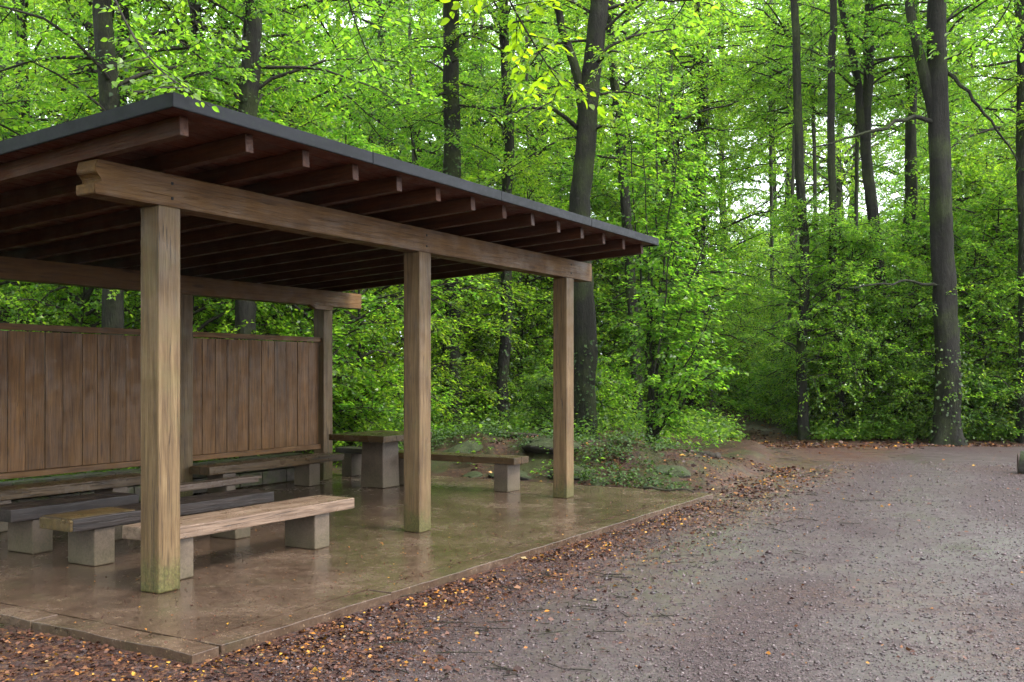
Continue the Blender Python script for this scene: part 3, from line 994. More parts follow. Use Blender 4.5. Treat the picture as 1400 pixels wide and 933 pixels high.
# the big forked beech across the track
Y = 23.0
b_ = [at(1297, Y, 480), at(1291, Y, 320), at(1288, Y, 200), at(1288, Y, 130), at(1288, Y, 40), at(1289, Y, -60), at(1290, Y, -220)]
hero('beech_tree', 'big dark forked beech standing at the far edge of the gravel on the right', (at(1297, Y, 0).x, Y), b_, 0.29, 0.17, 302,
     limbs=[([at(1285, Y, 185), at(1272, Y, 140), at(1257, Y, 80), at(1244, Y, 0), at(1230, Y, -120)], 0.15, 0.08),
            ([at(1284, Y, 172), at(1255, Y - .3, 156), at(1215, Y - .6, 172), at(1165, Y - .9, 188), at(1110, Y - 1.1, 202)], 0.06, 0.015),
            ([at(1289, Y, 88), at(1325, Y - .2, 130), at(1350, Y - .4, 160), at(1375, Y - .5, 190), at(1392, Y - .6, 222)], 0.05, 0.016),
            ([at(1285, Y, 392), at(1248, Y - .4, 385), at(1205, Y - .8, 389), at(1160, Y - 1.2, 394)], 0.04, 0.012)],
     crown=[(TALL[1], (0, 0.2, 6.2), 0.8, 1.3, 1.0)], ivy=(0.1, 2.4, 420), flare=0.75)
# straight trunks behind the roof, upper left
Y = 15.5
hero('beech_tree', 'straight grey trunk farthest left above the shelter roof', (at(158, Y, 0).x, Y), [at(159, Y, 300), at(157, Y, 150), at(152, Y, 60), at(146, Y, -20), at(135, Y, -260)], 0.17, 0.13, 303,
     crown=[(TALL[2], (0, 0, 1.6), 0.85, 2.0, 1.0)], ivy=(3.5, 6.5, 260))
Y = 16.5
hero('beech_tree', 'straight grey trunk above the shelter roof with leafy shoots, right of the roof corner', (at(336, Y, 0).x, Y), [at(334, Y, 300), at(338, Y, 150), at(343, Y, 40), at(347, Y, -20), at(352, Y, -260)], 0.175, 0.14, 304,
     crown=[(TALL[3], (0, 0, 2.2), 0.85, 4.0, 1.0)], ivy=(4.2, 7.2, 240))
Y = 27.0
hero('beech_tree', 'thin trunk between the two straight trunks above the roof', (at(292, Y, 0).x, Y), [at(293, Y, 300), at(297, Y, 140), at(300, Y, 40), at(312, Y, -120)], 0.13, 0.1, 305, crown=[(TALL[4], (0, 0, 4), 0.8, 0.5, 1.0)])
# ivied trunks seen between the posts
Y = 24.0
hero('beech_tree', 'ivied trunk standing beside the middle shelter post', (at(616, Y, 0).x, Y), [at(617, Y, 480), at(616, Y, 330), at(612, Y, 160), at(610, Y, 0), at(606, Y, -220)], 0.235, 0.17, 306,
     crown=[(TALL[0], (0, 0, 4.5), 0.8, 2.2, 1.0)], ivy=(0.2, 7.5, 900))
Y = 24.5
hero('beech_tree', 'thin wavy ivied trunk midway between the middle and right shelter posts', (at(688, Y, 0).x, Y), [at(688, Y, 520), at(692, Y, 440), at(690, Y, 330), at(695, Y, 200), at(690, Y, 60), at(700, Y, -180)], 0.15, 0.1, 307,
     crown=[(TALL[3], (0, 0, 4), 0.75, 1.2, 1.0)], ivy=(0.2, 6.5, 700))
Y = 25.5
hero('beech_tree', 'slender leaning trunk just right of the great forked beech', (at(872, Y, 0).x, Y), [at(870, Y, 480), at(862, Y, 330), at(852, Y, 200), at(842, Y, 90), at(830, Y, -150)], 0.145, 0.1, 308,
     crown=[(TALL[2], (-.3, 0, 5), 0.75, 3.2, 1.0)], ivy=(0.2, 8, 500))
# line of trunks across the track
Y = 24.3
hero('beech_tree', 'dark stubby-based trunk nearest the mouth of the woodland path', (at(1100, Y, 0).x, Y), [at(1098, Y, 470), at(1102, Y, 350), at(1097, Y, 200), at(1095, Y, 60), at(1090, Y, -150)], 0.13, 0.08, 309, crown=[(SAP[0], (0, 0, 1.4), 0.75, 1, 1.0)], ivy=(0.2, 3, 200))
Y = 24.6
hero('beech_tree', 'thin dark trunk, second from the mouth of the woodland path', (at(1148, Y, 0).x, Y), [at(1146, Y, 480), at(1138, Y, 350), at(1133, Y, 200), at(1136, Y, 40), at(1138, Y, -150)], 0.105, 0.08, 310, crown=[(SAP[1], (0, 0, 1.2), 0.7, 2, 1.0)], ivy=(0.2, 3, 150), mat='bark_dark')
Y = 25.5
hero('beech_tree', 'slim trunk forking high up, left of the big forked beech', (at(1217, Y, 0).x, Y), [at(1212, Y, 480), at(1196, Y, 330), at(1183, Y, 190), at(1186, Y, 120), at(1188, Y, 0), at(1190, Y, -180)], 0.17, 0.1, 311,
     limbs=[([at(1182, Y, 190), at(1172, Y, 110), at(1160, Y, 50), at(1147, Y, -10), at(1130, Y, -120)], 0.11, 0.06)],
     crown=[(SAP[2], (-.6, 0, 8), 1.0, 1, 1.0)], ivy=(0.2, 5, 400))
Y = 28.0
hero('beech_tree', 'pale straight trunk close behind the big forked beech on its left', (at(1238, Y, 0).x, Y), [at(1238, Y, 480), at(1240, Y, 300), at(1242, Y, 120), at(1243, Y, -150)], 0.17, 0.13, 312, crown=[(SAP[4], (0, 0, 8.5), 1.0, 2, 1.0)])
Y = 23.5
hero('beech_tree', 'dark trunk cut by the right edge of the picture', (at(1404, Y, 0).x, Y), [at(1404, Y, 480), at(1402, Y, 300), at(1400, Y, 150), at(1398, Y, -150)], 0.2, 0.14, 313, crown=[(TALL[3], (.5, 0, 5), 0.75, 2.6, 1.0)], mat='bark_dark', ivy=(0.2, 4, 300))
Y = 21.5
hero('beech_tree', 'dark trunk glimpsed over the board wall beside the second back post', (at(279, Y, 0).x, Y), [at(279, Y, 430), at(277, Y, 300), at(270, Y, 100), at(262, Y, -150)], 0.17, 0.1, 314, crown=[(SAP[3], (0, 0, 4.0), 1.3, 2, 1.0)], mat='bark_dark')

M['bark_pale'] = barkmat('pale_bark', (0.03, 0.029, 0.022), (0.1, 0.097, 0.078), 0.5, 0.3)
for i, (px0, px1, Y, r_) in enumerate(((928, 915, 29, .085), (958, 968, 33, .1), (1058, 1050, 36, .1), (1078, 1086, 30, .08), (1122, 1112, 31, .09), (1166, 1172, 33, .1), (1258, 1252, 31, .1), (1062, 1112, 40, .12), (905, 918, 34, .1), (730, 722, 30, .09), (655, 660, 33, .1), (570, 562, 29, .09))):
    hero('beech_tree', 'slim pale mossy trunk rising straight among the leaves at the back', (at(px0, Y, z=0).x, Y), [at(px0 + (px1 - px0) * .3, Y, 420), at(px0 + (px1 - px0) * .6, Y, 250), at(px1, Y, 60), at(px1 + 4, Y, -150)], r_ * 0.72, r_ * 0.5, 330 + i,
         crown=[(SAP[i % 5], (0, 0, 9.0 if 940 < px0 < 1300 else 6.0), 1.0, i, 1.0)], ivy=(0.3, 6, 120), mat='bark_pale', flare=0.4, group='slim pale trunks at the back')

# multi-stemmed bush at the end of the bank, its stems fanning up and to the right
rg = np.random.default_rng(77)
Y = 19.0
b0 = at(888, Y, z=0)
bz = ground_z(b0.x, b0.y)
bush = thing('multi_stem_bush', 'tall leafy bush with many fanning stems at the end of the mossy bank', 'bush', (b0.x, b0.y, bz))
tops = [(-0.5, 0.2, 6.5), (-0.2, -0.2, 5.6), (0.25, 0.1, 7.2), (0.6, -0.3, 6.0), (0.8, 0.2, 5.4), (1.15, -0.2, 4.2), (1.3, 0.1, 3.0), (0.4, -0.8, 4.0), (1.0, -0.7, 2.5), (1.2, -0.8, 1.6), (1.1, 0.3, 3.4), (0.8, -1.0, 1.7), (1.35, -0.3, 1.9)]
lp, ld_, ln_, ls_ = [], [], [], []
twp = []
for i, (tx, ty, tz) in enumerate(tops):
    s = np.linspace(0, 1, 12)
    a0 = rg.uniform(-0.14, 0.14, 2)
    P = np.stack([a0[0] + tx * s ** 1.35, a0[1] + ty * s, -0.1 + (tz + 0.1) * s ** 0.92], 1)
    P[1:] += rg.normal(0, 0.03, P[1:].shape)
    V, F = tubes(P[None], np.linspace(0.034, 0.008, 12)[None], 6)
    obj('stem', npmesh('stem', V, F, M['bark_dark'], True), bush)
    for j in range(int(8 * tz)):
        q = rg.uniform(0.2, 1.0)
        c = np.array([np.interp(q, s, P[:, k_]) for k_ in range(3)])
        a = rg.uniform(0, 6.283)
        el = rg.normal(0.05, 0.3)
        d = np.array([math.cos(a) * math.cos(el) + 0.35, math.sin(a) * math.cos(el) - 0.2, math.sin(el)])
        d /= np.linalg.norm(d)
        L = rg.uniform(0.4, 1.05) * (1.15 - 0.4 * q)
        e = c + d * L + np.array([0, 0, -0.25 * L * L])
        twp.append([c, (c + e) / 2 + np.array([0, 0, 0.05]), e])
        for k_ in range(rg.integers(16, 26)):
            f = rg.uniform(0.15, 1.05)
            lp.append(c + (e - c) * f + rg.normal(0, 0.03, 3))
            sgn = 1 if k_ % 2 else -1
            h = np.cross(d, [0, 0, 1])
            ld_.append(d * 0.6 + h * sgn * rg.uniform(0.5, 1) + np.array([0, 0, -rg.uniform(0, 0.6)]))
            ln_.append(np.array([0, 0, 1]) + rg.normal(0, 0.4, 3))
            ls_.append(0.095 * rg.uniform(0.6, 1.25))
V, F = leaf_quads(np.array(lp), np.array(ld_), np.array(ln_), np.array(ls_))
setting(obj('foliage', npmesh('foliage', V, F, M['leaf']), bush), 'stuff')
V, F = tubes(np.array(twp), np.tile([0.007, 0.005, 0.002], (len(twp), 1)), 3)
setting(obj('twigs', npmesh('twigs', V, F, M['twig'], True), bush), 'stuff')

# ------------------------------------------------------------------ the forest around: tall trees and saplings, each one an object
taken = []
HERO_COL = [(616, 24.0, 55), (690, 24.5, 50), (800, 20.5, 50), (868, 25.5, 35), (1100, 24.3, 40), (1145, 24.6, 40), (1212, 25.5, 45), (1296, 23, 60), (158, 15.5, 40), (336, 16.5, 40)]


def hides(x, y):
    px = CX + F_PX * x / y
    return any(y < Y_ + 0.8 and abs(px - c) < w_ for c, Y_, w_ in HERO_COL)


def free(x, y, dmin, block=True):
    u_, v_ = to_uv(x, y)
    if SLAB[0] - 2.0 < u_ < SLAB[1] + 1.2 and SLAB[2] - 3 < v_ < SLAB[3] + 0.9:
        return False
    if float(road_mask(np.array([x]), np.array([y]))[0]) > 0.08:
        return False
    for (a, b, d) in taken:
        if (a - x) ** 2 + (b - y) ** 2 < max(dmin, d) ** 2:
            return False
    return True


rg = np.random.default_rng(55)
G_T = 'tall beech trees filling the forest'
G_S = 'leafy saplings filling the forest understorey'
cnt = 0
tries = 0
while cnt < 46 and tries < 6000:
    tries += 1
    y = 19 + 62 * rg.uniform() ** 1.15
    x = rg.uniform(-0.62, 0.62) * y + rg.uniform(-3, 3)
    px = CX + F_PX * x / y
    if not free(x, y, 3.0) or hides(x, y) or y < 25 and x > 4.5 and rg.uniform() < 0.6 or y < 32 and 770 < px < 1060 or y < 60 and 800 < px < 850 or y < 75 and 975 < px < 1265:
        continue
    taken.append((x, y, 3.0))
    plant_tree(TALL[cnt % 5], x, y, 'tall slim beech tree with dark trunk among the many trees of the forest', G_T, rg.uniform(0.85, 1.25), rg.uniform(0, 6.28))
    cnt += 1
taken = [(a, b, 1.3) for a, b, d in taken]
cnt = 0
tries = 0
while cnt < 120 and tries < 8000:
    tries += 1
    y = 17 + 45 * rg.uniform() ** 1.5
    x = rg.uniform(-0.6, 0.6) * y + rg.uniform(-2, 2)
    px = CX + F_PX * x / y
    if not free(x, y, 1.3) or hides(x, y) or y < 25 and 770 < px < 985 or y < 46 and 920 < px < 1105 or y > 24 and 1080 < px < 1310 or y < 50 and 805 < px < 848:
        continue
    # keep the mound and the bush in front of it clear
    u_, v_ = to_uv(x, y)
    if u_ < 11.6 and v_ < 5.2 and u_ > SLAB[1] - 1:
        continue
    taken.append((x, y, 1.2))
    plant_tree(SAP[cnt % 5], x, y, 'leafy green beech sapling in the thick understorey of the forest', G_S, rg.uniform(0.75, 1.35), rg.uniform(0, 6.28), name='beech_sapling', cat='sapling', zs=rg.uniform(0.8, 1.2))
    cnt += 1

tries = 0
cnt = 0
while cnt < 30 and tries < 3000:
    tries += 1
    y = 44 + 40 * rg.uniform()
    x = rg.uniform(-0.6, 0.6) * y
    if any((a - x) ** 2 + (b - y) ** 2 < 7 for a, b, d in taken):
        continue
    taken.append((x, y, 2.5))
    sc_ = rg.uniform(1.35, 1.7)
    plant_tree(TALL[cnt % 5], x, y, 'tall slim beech tree with dark trunk among the many trees of the forest', G_T, sc_, rg.uniform(0, 6.28), zs=1.1 * y / 60 + 0.2)
    cnt += 1

# fillers that thicken the forest edge across the track and the gap left of the pale opening
for px, y, k_, sc_ in ((1130, 25.2, 1, 0.6), (1168, 25.0, 2, 0.9), (1192, 24.6, 3, 0.6), (1245, 24.5, 4, 0.75), (1262, 26.5, 0, 1.0), (1332, 24.6, 1, 0.85), (1362, 25.4, 2, 1.0), (1390, 25.0, 3, 0.8),
                        (1125, 29.5, 4, 0.9), (1165, 28.5, 2, 0.9), (1235, 29.5, 0, 0.95), (1275, 28.2, 2, 1.0), (1315, 27.4, 4, 1.2), (1350, 28.5, 3, 1.25), (1385, 27.8, 1, 1.15),
                        (1195, 34.0, 4, 1.1), (1150, 40.0, 0, 1.3), (1230, 44.0, 1, 1.4), (1095, 50.0, 3, 1.5), (1112, 38.0, 2, 1.1), (985, 40, 1, 0.85), (1012, 38, 0, 0.75), (1036, 43, 3, 0.95), (1062, 36, 4, 0.7), (1000, 48, 2, 1.1), (1048, 52, 1, 1.2), (968, 54, 0, 1.2), (1025, 60, 4, 1.5)):
    p = at(px, y, z=0)
    plant_tree(SAP[k_], p.x, y, 'leafy green beech sapling in the thick understorey of the forest', G_S, sc_, px * 0.37, name='beech_sapling', cat='sapling')
for px, y, k_ in ((950, 34.0, 1), (915, 42.0, 3), (190, 34, 1), (400, 36, 3), (520, 33, 0), (560, 41, 1), (650, 36, 2), (730, 38, 3), (760, 45, 4), (20, 40, 2), (350, 44, 0)):
    p = at(px, y, z=0)
    plant_tree(TALL[k_], p.x, y, 'tall slim beech tree with dark trunk among the many trees of the forest', G_T, 1.0 + y / 160, px * 0.7)

# trees standing round the clearing outside the picture: they close off the low sky as the real forest does
ring = [(-9, 1), (-12, 6), (-14, -4), (-8, -7), (-6, -11), (-11.5, 10.5), (-18, 2), (-17, 9), (-9, -14), (-19, -9)]
for i, (x, y) in enumerate(ring):
    x, y = x * (1.0 if x < -4 else 1.55), y * (1.1 if y < 0 else 1.0)
    if y < -15 and i % 2:
        continue
    plant_tree(TALL[i % 5], x, y, 'tall slim beech tree with dark trunk among the many trees of the forest', G_T, rg.uniform(0.95, 1.3), rg.uniform(0, 6.28))
    plant_tree(SAP[i % 5], x * 1.12 + 1, y * 1.12 + 1.2, 'leafy green beech sapling in the thick understorey of the forest', G_S, rg.uniform(0.8, 1.3), rg.uniform(0, 6.28), name='beech_sapling', cat='sapling')

# ------------------------------------------------------------------ undergrowth
rg = np.random.default_rng(91)


def scatter(n, gen, rg, clear=0.15, road_max=0.1):
    """n random forest-floor points from gen() that miss slab and road"""
    x, y = gen(n)
    u_, v_ = to_uv(x, y)
    ok = ~((u_ > SLAB[0] - clear) & (u_ < SLAB[1] + clear) & (v_ > SLAB[2] - clear) & (v_ < SLAB[3] + clear))
    ok &= road_mask(x, y) < road_max
    return x[ok], y[ok]


def low_plants(x, y, hmin, hmax, nl, size, rg, spread=0.16):
    n = len(x)
    z = terrain(x, y)
    h = rg.uniform(hmin, hmax, n)
    m = n * nl
    i = np.repeat(np.arange(n), nl)
    t = rg.uniform(0.25, 1.0, m)
    a = rg.uniform(0, 6.283, m)
    r = spread * rg.uniform(0.2, 1.3, m) * (0.5 + h[i])
    pos = np.stack([x[i] + np.cos(a) * r, y[i] + np.sin(a) * r, z[i] + h[i] * t], 1)
    d = np.stack([np.cos(a), np.sin(a), rg.uniform(-0.6, 0.35, m)], 1)
    no = np.array([0, 0, 1.0]) + rg.normal(0, 0.4, (m, 3))
    return leaf_quads(pos, d, no, size * rg.uniform(0.55, 1.3, m), 0.7)


def g_back(n):
    y = 12 + 18 * rg.uniform(0, 1, n) ** 1.2
    return rg.uniform(-0.6, 0.22, n) * y, y


def g_right(n):
    y = 23.6 + 8 * rg.uniform(0, 1, n) ** 1.6
    return rg.uniform(0.18, 0.62, n) * y, y


x1, y1 = scatter(5200, g_back, rg, 0.35)
k1 = fbm(x1, y1, 0.8, 61) > -0.35
u1_, v1_ = to_uv(x1, y1)
k1 &= ~((x1 > 1.2) & (x1 < 4.6) & (y1 > 15.5) & (y1 < 19.2))
k1 &= ~((u1_ > 7.8) & (u1_ < 11.2) & (v1_ < 4.6) & (rg.uniform(0, 1, len(x1)) < 0.93))
x2, y2 = scatter(2300, g_right, rg, 0.3)
pv = [low_plants(x1[k1], y1[k1], 0.15, 0.75, 15, 0.085, rg), low_plants(x2, y2, 0.08, 0.6, 13, 0.085, rg)]
# small ferny tufts and moss sprigs over the bank
n = 1300
u_, v_ = rg.uniform(8.15, 11.2, n), rg.uniform(-1.4, 5.0, n)
bx_ = P0[0] + u_ * D1[0] + v_ * D2[0]
by_ = P0[1] + u_ * D1[1] + v_ * D2[1]
kb = (fbm(bx_, by_, 2.2, 66) > 0.05 + 0.5 * (v_ < 0)) & (road_mask(bx_, by_) < 0.1)
V, F = low_plants(bx_[kb], by_[kb], 0.05, 0.28, 14, 0.055, rg, 0.2)
setting(obj('bank_ferns', npmesh('bank_ferns', V, F, M['ivy'])), 'stuff')
V, F = merge(pv)
setting(obj('undergrowth', npmesh('undergrowth', V, F, M['leaf_low'])), 'stuff')

# bushes: three kinds, copied
BUSH = []
for i in range(3):
    r2 = np.random.default_rng(400 + i)
    (wv, wf_), (lv, lf_) = gen_crown(r2, 0.08, 1.5, 0.95, 30, 8, 26, 0.085, 'sapling', rise=0.6)
    BUSH.append((npmesh('stems', wv, wf_, M['twig'], True), npmesh('foliage', lv, lf_, M['leaf_low'] if i else M['leaf'])))
G_B = 'low leafy bushes along the forest edge'
bt = []
for px, y in ((1018, 34.5), (1046, 33.5), (1072, 31.0), (1000, 41.0), (1030, 39.0)):
    p = at(px, y, z=0)
    bt.append((p.x, y))
    t = thing('bush', 'low green leafy bush at the forest edge', 'bush', (p.x, y, ground_z(p.x, y)), px * 0.3, G_B, 1.0)
    setting(obj('stems', BUSH[0][0], t), 'stuff')
    setting(obj('foliage', BUSH[0][1], t), 'stuff')
tries = 0
while len(bt) < 64 and tries < 4000:
    tries += 1
    if len(bt) % 5 < 3:
        y = 15 + 12 * rg.uniform()
        x = rg.uniform(-0.58, 0.13) * y
    else:
        y = 23.9 + 4 * rg.uniform()
        x = rg.uniform(0.2, 0.58) * y
    u_, v_ = to_uv(x, y)
    if SLAB[0] - 1.2 < u_ < SLAB[1] + 1.0 and SLAB[2] - 2 < v_ < SLAB[3] + 0.7 or float(road_mask(np.array([x]), np.array([y]))[0]) > 0.03:
        continue
    if hides(x, y) or 815 < CX + F_PX * x / y < 1080 or 7.5 < u_ < 12.5 and v_ < 5 or any((a - x) ** 2 + (b - y) ** 2 < 0.8 for a, b in bt):
        continue
    bt.append((x, y))
    k_ = BUSH[len(bt) % 3]
    t = thing('bush', 'low green leafy bush at the forest edge', 'bush', (x, y, ground_z(x, y)), rg.uniform(0, 6.28), G_B, rg.uniform(0.6, 1.2))
    setting(obj('stems', k_[0], t), 'stuff')
    setting(obj('foliage', k_[1], t), 'stuff')


# ------------------------------------------------------------------ the mossy bank: stones, log, stump, stick
def moss_rock():
    b = NB('mossy_rock')
    g = b.n('NewGeometry')
    wp = g.outputs['Position']
    nz = b.n('SeparateXYZ', {0: g.outputs['Normal']}).outputs[2]
    n = b.noise(wp, 6, 6, 0.7)
    n2 = b.noise(wp, 40, 4, 0.7)
    col = b.ramp(n, [(0.3, (0.016, 0.014, 0.011)), (0.7, (0.06, 0.054, 0.044))])
    mo = b.rng(b.math('ADD', b.math('MULTIPLY', nz, 0.4), b.math('MULTIPLY', n, 0.9)), 0.42, 0.66, 0, 0.95)
    col = b.mix(mo, col, b.ramp(n2, [(0.3, (0.01, 0.017, 0.004)), (0.55, (0.026, 0.036, 0.008)), (0.75, (0.055, 0.065, 0.018))]))
    return b.done(b.bsdf(col, 0.75, b.bump(b.math('ADD', n2, n), 0.8, 0.03), 0.3))


M['rock'] = moss_rock()


def rock_me(seed, sx, sy, sz):
    r = np.random.default_rng(seed)
    bm = bmesh.new()
    bmesh.ops.create_icosphere(bm, subdivisions=4, radius=1)
    ph = r.uniform(0, 6.28, 9)
    fr = r.uniform(1.2, 3.2, 9)
    pl = nrm(r.normal(0, 1, (9, 3)))
    cut = r.uniform(0.62, 0.9, 9)
    for q in bm.verts:
        c = np.array(q.co)
        for k_ in range(9):
            dd = c @ pl[k_]
            if dd > cut[k_]:
                c = c - pl[k_] * (dd - cut[k_]) * 0.85
        s_ = 1 + 0.07 * sum(math.sin(fr[k_] * 2 * (c @ pl[k_]) + ph[k_]) for k_ in range(5)) + 0.02 * math.sin(c[0] * 13 + ph[1]) * math.sin(c[1] * 11 + c[2] * 9)
        s_ += 0.05 * math.sin(c[0] * 5 + ph[2]) * math.sin(c[2] * 7 + ph[3]) + 0.035 * math.sin(c[0] * 19 + ph[4]) * math.sin(c[1] * 17 + ph[5]) + 0.025 * r.uniform(-1, 1)
        q.co = Vector((c[0] * s_ * sx, c[1] * s_ * sy, c[2] * s_ * sz))
    return from_bm('mossy_stone', bm, M['rock'], True)


rocks = [(8.6, 2.05, .5, .4, .2), (8.75, 1.1, .42, .4, .2), (9.1, -0.3, .4, .3, .18), (9.4, 1.8, .62, .5, .22), (9.2, 3.5, .5, .4, .22), (8.4, 0.5, .2, .16, .1), (8.35, 2.7, .24, .2, .12)]
for i, (u_, v_, a, b_, c_) in enumerate(rocks):
    x, y, _ = W(u_, v_)
    o = obj('mossy_stone', rock_me(500 + i, a * 0.85, b_ * 0.85, c_ * 0.72), None, (x, y, ground_z(x, y) - c_ * 0.2), (rg.uniform(-.2, .2), rg.uniform(-.2, .2), ROTZ + math.pi / 2 + rg.uniform(-.5, .5)))
    tag(o, 'moss covered stone half sunk in the low bank behind the slab', 'stone', 'mossy stones set in the bank')

M['logbark'] = barkmat('log_bark', (0.014, 0.011, 0.009), (0.05, 0.04, 0.03), 0.6, 0.1)
lg = np.random.default_rng(12)


def log_at(name, label, pts, r0, r1, mat, cat, sides=12, k=18, parent=None):
    P = trunk_path(pts, k)
    org = P[0].copy()
    P = P - org
    P[1:-1] += lg.normal(0, 0.012, P[1:-1].shape)
    V, F = tubes(P[None], np.linspace(r0, r1, k)[None], sides, 0.1, lg)
    n = len(V)
    # close both ends
    V = np.concatenate([V, P[:1], P[-1:]])
    ends = [[n, (i + 1) % sides, i, n] for i in range(sides)] + [[n + 1, n - sides + i, n - sides + (i + 1) % sides, n + 1] for i in range(sides)]
    bm = bmesh.new()
    vs = [bm.verts.new(v) for v in V]
    for f in F:
        bm.faces.new([vs[i] for i in f])
    for e in ends:
        bm.faces.new([vs[e[0]], vs[e[1]], vs[e[2]]])
    o = obj(name, from_bm(name, bm, mat, True), parent, tuple(org))
    return tag(o, label, cat) if label else o


log_at('fallen_log', 'dark wet fallen log lying below the multi stemmed bush towards the path', [(x, y, ground_z(x, y) + r) for x, y, r in ((2.0, 18.1, .13), (2.5, 17.8, .12), (3.0, 17.35, .09), (3.5, 16.85, .05))], 0.15, 0.075, M['logbark'], 'log')
log_at('fallen_branch', 'bare dark branch lying across the top of the mossy bank', [(x, y, ground_z(x, y) + 0.06) for x, y in ((-0.4, 18.2), (0.4, 17.7), (1.1, 17.2), (1.7, 16.6))], 0.065, 0.03, M['logbark'], 'branch')
log_at('stick', 'thin dark stick lying at the far right corner of the slab', [(1.80, 13.6, .02), (2.1, 13.45, .035), (2.42, 13.25, .01)], 0.018, 0.01, M['logbark'], 'stick', 6, 8)
st = log_at('mossy_log', 'short mossy sawn log at the right edge of the gravel', [(8.4, 16.5, .1), (9.0, 16.25, .1), (9.9, 15.9, .1)], 0.19, 0.18, M['rock'], 'log', 20, 12)


def cut_mat():
    b = NB('sawn_end')
    tc = b.n('TexCoord').outputs['Object']
    wv = b.n('TexWave', {'Vector': tc, 'Scale': 14.0, 'Distortion': 3.0, 'Detail': 3.0}, wave_type='RINGS', rings_direction='X').outputs['Fac']
    col = b.mix(wv, (0.03, 0.014, 0.009), (0.06, 0.03, 0.018))
    return b.done(b.bsdf(col, 0.6))


bm = bmesh.new()
bmesh.ops.create_cone(bm, cap_ends=True, segments=24, radius1=0.165, radius2=0.17, depth=0.02)
o = obj('sawn_end', from_bm('sawn_end', bm, cut_mat()), st, (-0.008, 0.003, 0), (0, math.pi / 2, math.atan2(-0.25, 0.6)))

# ------------------------------------------------------------------ leaf litter, gravel stones
def littermat():
    b = NB('leaf_litter')
    r = b.n('NewGeometry').outputs['Random Per Island']
    col = b.ramp(r, [(0.0, (0.014, 0.006, 0.005)), (0.4, (0.042, 0.016, 0.011)), (0.75, (0.085, 0.033, 0.018)), (0.88, (0.15, 0.062, 0.02)), (0.955, (0.28, 0.11, 0.014)), (0.985, (0.36, 0.2, 0.02)), (1.0, (0.22, 0.17, 0.09))])
    return b.done(b.bsdf(col, 0.55, None, 0.3))


M['litter'] = littermat()


def flat_leaves(x, y, z, size, rg, tilt=0.6):
    n = len(x)
    size = size * rg.lognormal(0, 0.25, n)
    a = rg.uniform(0, 6.283, n)
    d = np.stack([np.cos(a), np.sin(a), rg.normal(0, 0.18, n)], 1)
    no = np.array([0, 0, 1.0]) + rg.normal(0, tilt, (n, 3))
    return leaf_quads(np.stack([x, y, z + rg.uniform(0.003, 0.014, n)], 1), d, no, size, 0.62, 0.1, 0.08)


def uv_pts(u_, v_):
    return P0[0] + u_ * D1[0] + v_ * D2[0], P0[1] + u_ * D1[1] + v_ * D2[1]


parts = []
# band in front of the slab, thickest near the kerb
n = 13000
u_ = rg.uniform(-1.5, 7.8, n)
v_ = -1.47 - rg.exponential(0.42, n)
x, y = uv_pts(u_, v_)
parts.append((x, y, rg.uniform(0.014, 0.038, n)))
# the corner nearest the camera and the left side
n = 14000
y = rg.uniform(3.6, 6.6, n)
x = rg.uniform(-3.6, -0.2, n) + (y - 5) * -0.2
parts.append((x, y, rg.uniform(0.014, 0.036, n)))
# around the bank and along the margins
n = 7000
u_ = rg.uniform(7.9, 12.5, n)
v_ = -1.6 + 0.12 * (u_ - 8) + np.where(rg.uniform(0, 1, n) < 0.75, rg.uniform(0, 4.5, n), -rg.exponential(0.35, n))
x, y = uv_pts(u_, v_)
parts.append((x, y, rg.uniform(0.03, 0.065, n)))
n = 5000
y = 22.2 + rg.exponential(0.9, n)
x = rg.uniform(4.8, 14, n)
parts.append((x, y, rg.uniform(0.04, 0.08, n)))
n = 3000
y = rg.uniform(21.5, 34, n)
x = rg.uniform(4.6, 9.0, n)
parts.append((x, y, rg.uniform(0.05, 0.1, n)))
# sparse over the whole gravel
n = 3500
y = 4 + 17 * rg.uniform(0, 1, n)
x = rg.uniform(-0.1, 0.6, n) * y
parts.append((x, y, rg.uniform(0.015, 0.04, n)))
vs = []
for x, y, s_ in parts:
    u_, v_ = to_uv(x, y)
    ok = ~((u_ > SLAB[0] - 0.02) & (u_ < SLAB[1] + 0.02) & (v_ > SLAB[2] - 0.02) & (v_ < SLAB[3]))
    ok &= fbm(x, y, 3.2, 71) + 0.5 * rg.normal(0, 1, len(x)) > -0.2      # blown into drifts
    vs.append(flat_leaves(x[ok], y[ok], terrain(x[ok], y[ok]), s_[ok], rg))
V, F = merge(vs)
setting(obj('leaf_litter', npmesh('leaf_litter', V, F, M['litter'])), 'stuff')
# crumbs and leaf bits blown on to the slab
n = 2800
u_ = rg.uniform(-0.9, 7.7, n)
v_ = np.clip(-1.35 + rg.exponential(1.3, n), -1.4, 4.6)
x, y = uv_pts(u_, v_)
V, F = flat_leaves(x, y, np.zeros(n) + 0.001, rg.uniform(0.008, 0.03, n) * rg.uniform(0.6, 1, n), rg, 0.15)
setting(obj('leaf_crumbs', npmesh('leaf_crumbs', V, F, M['litter'])), 'stuff')


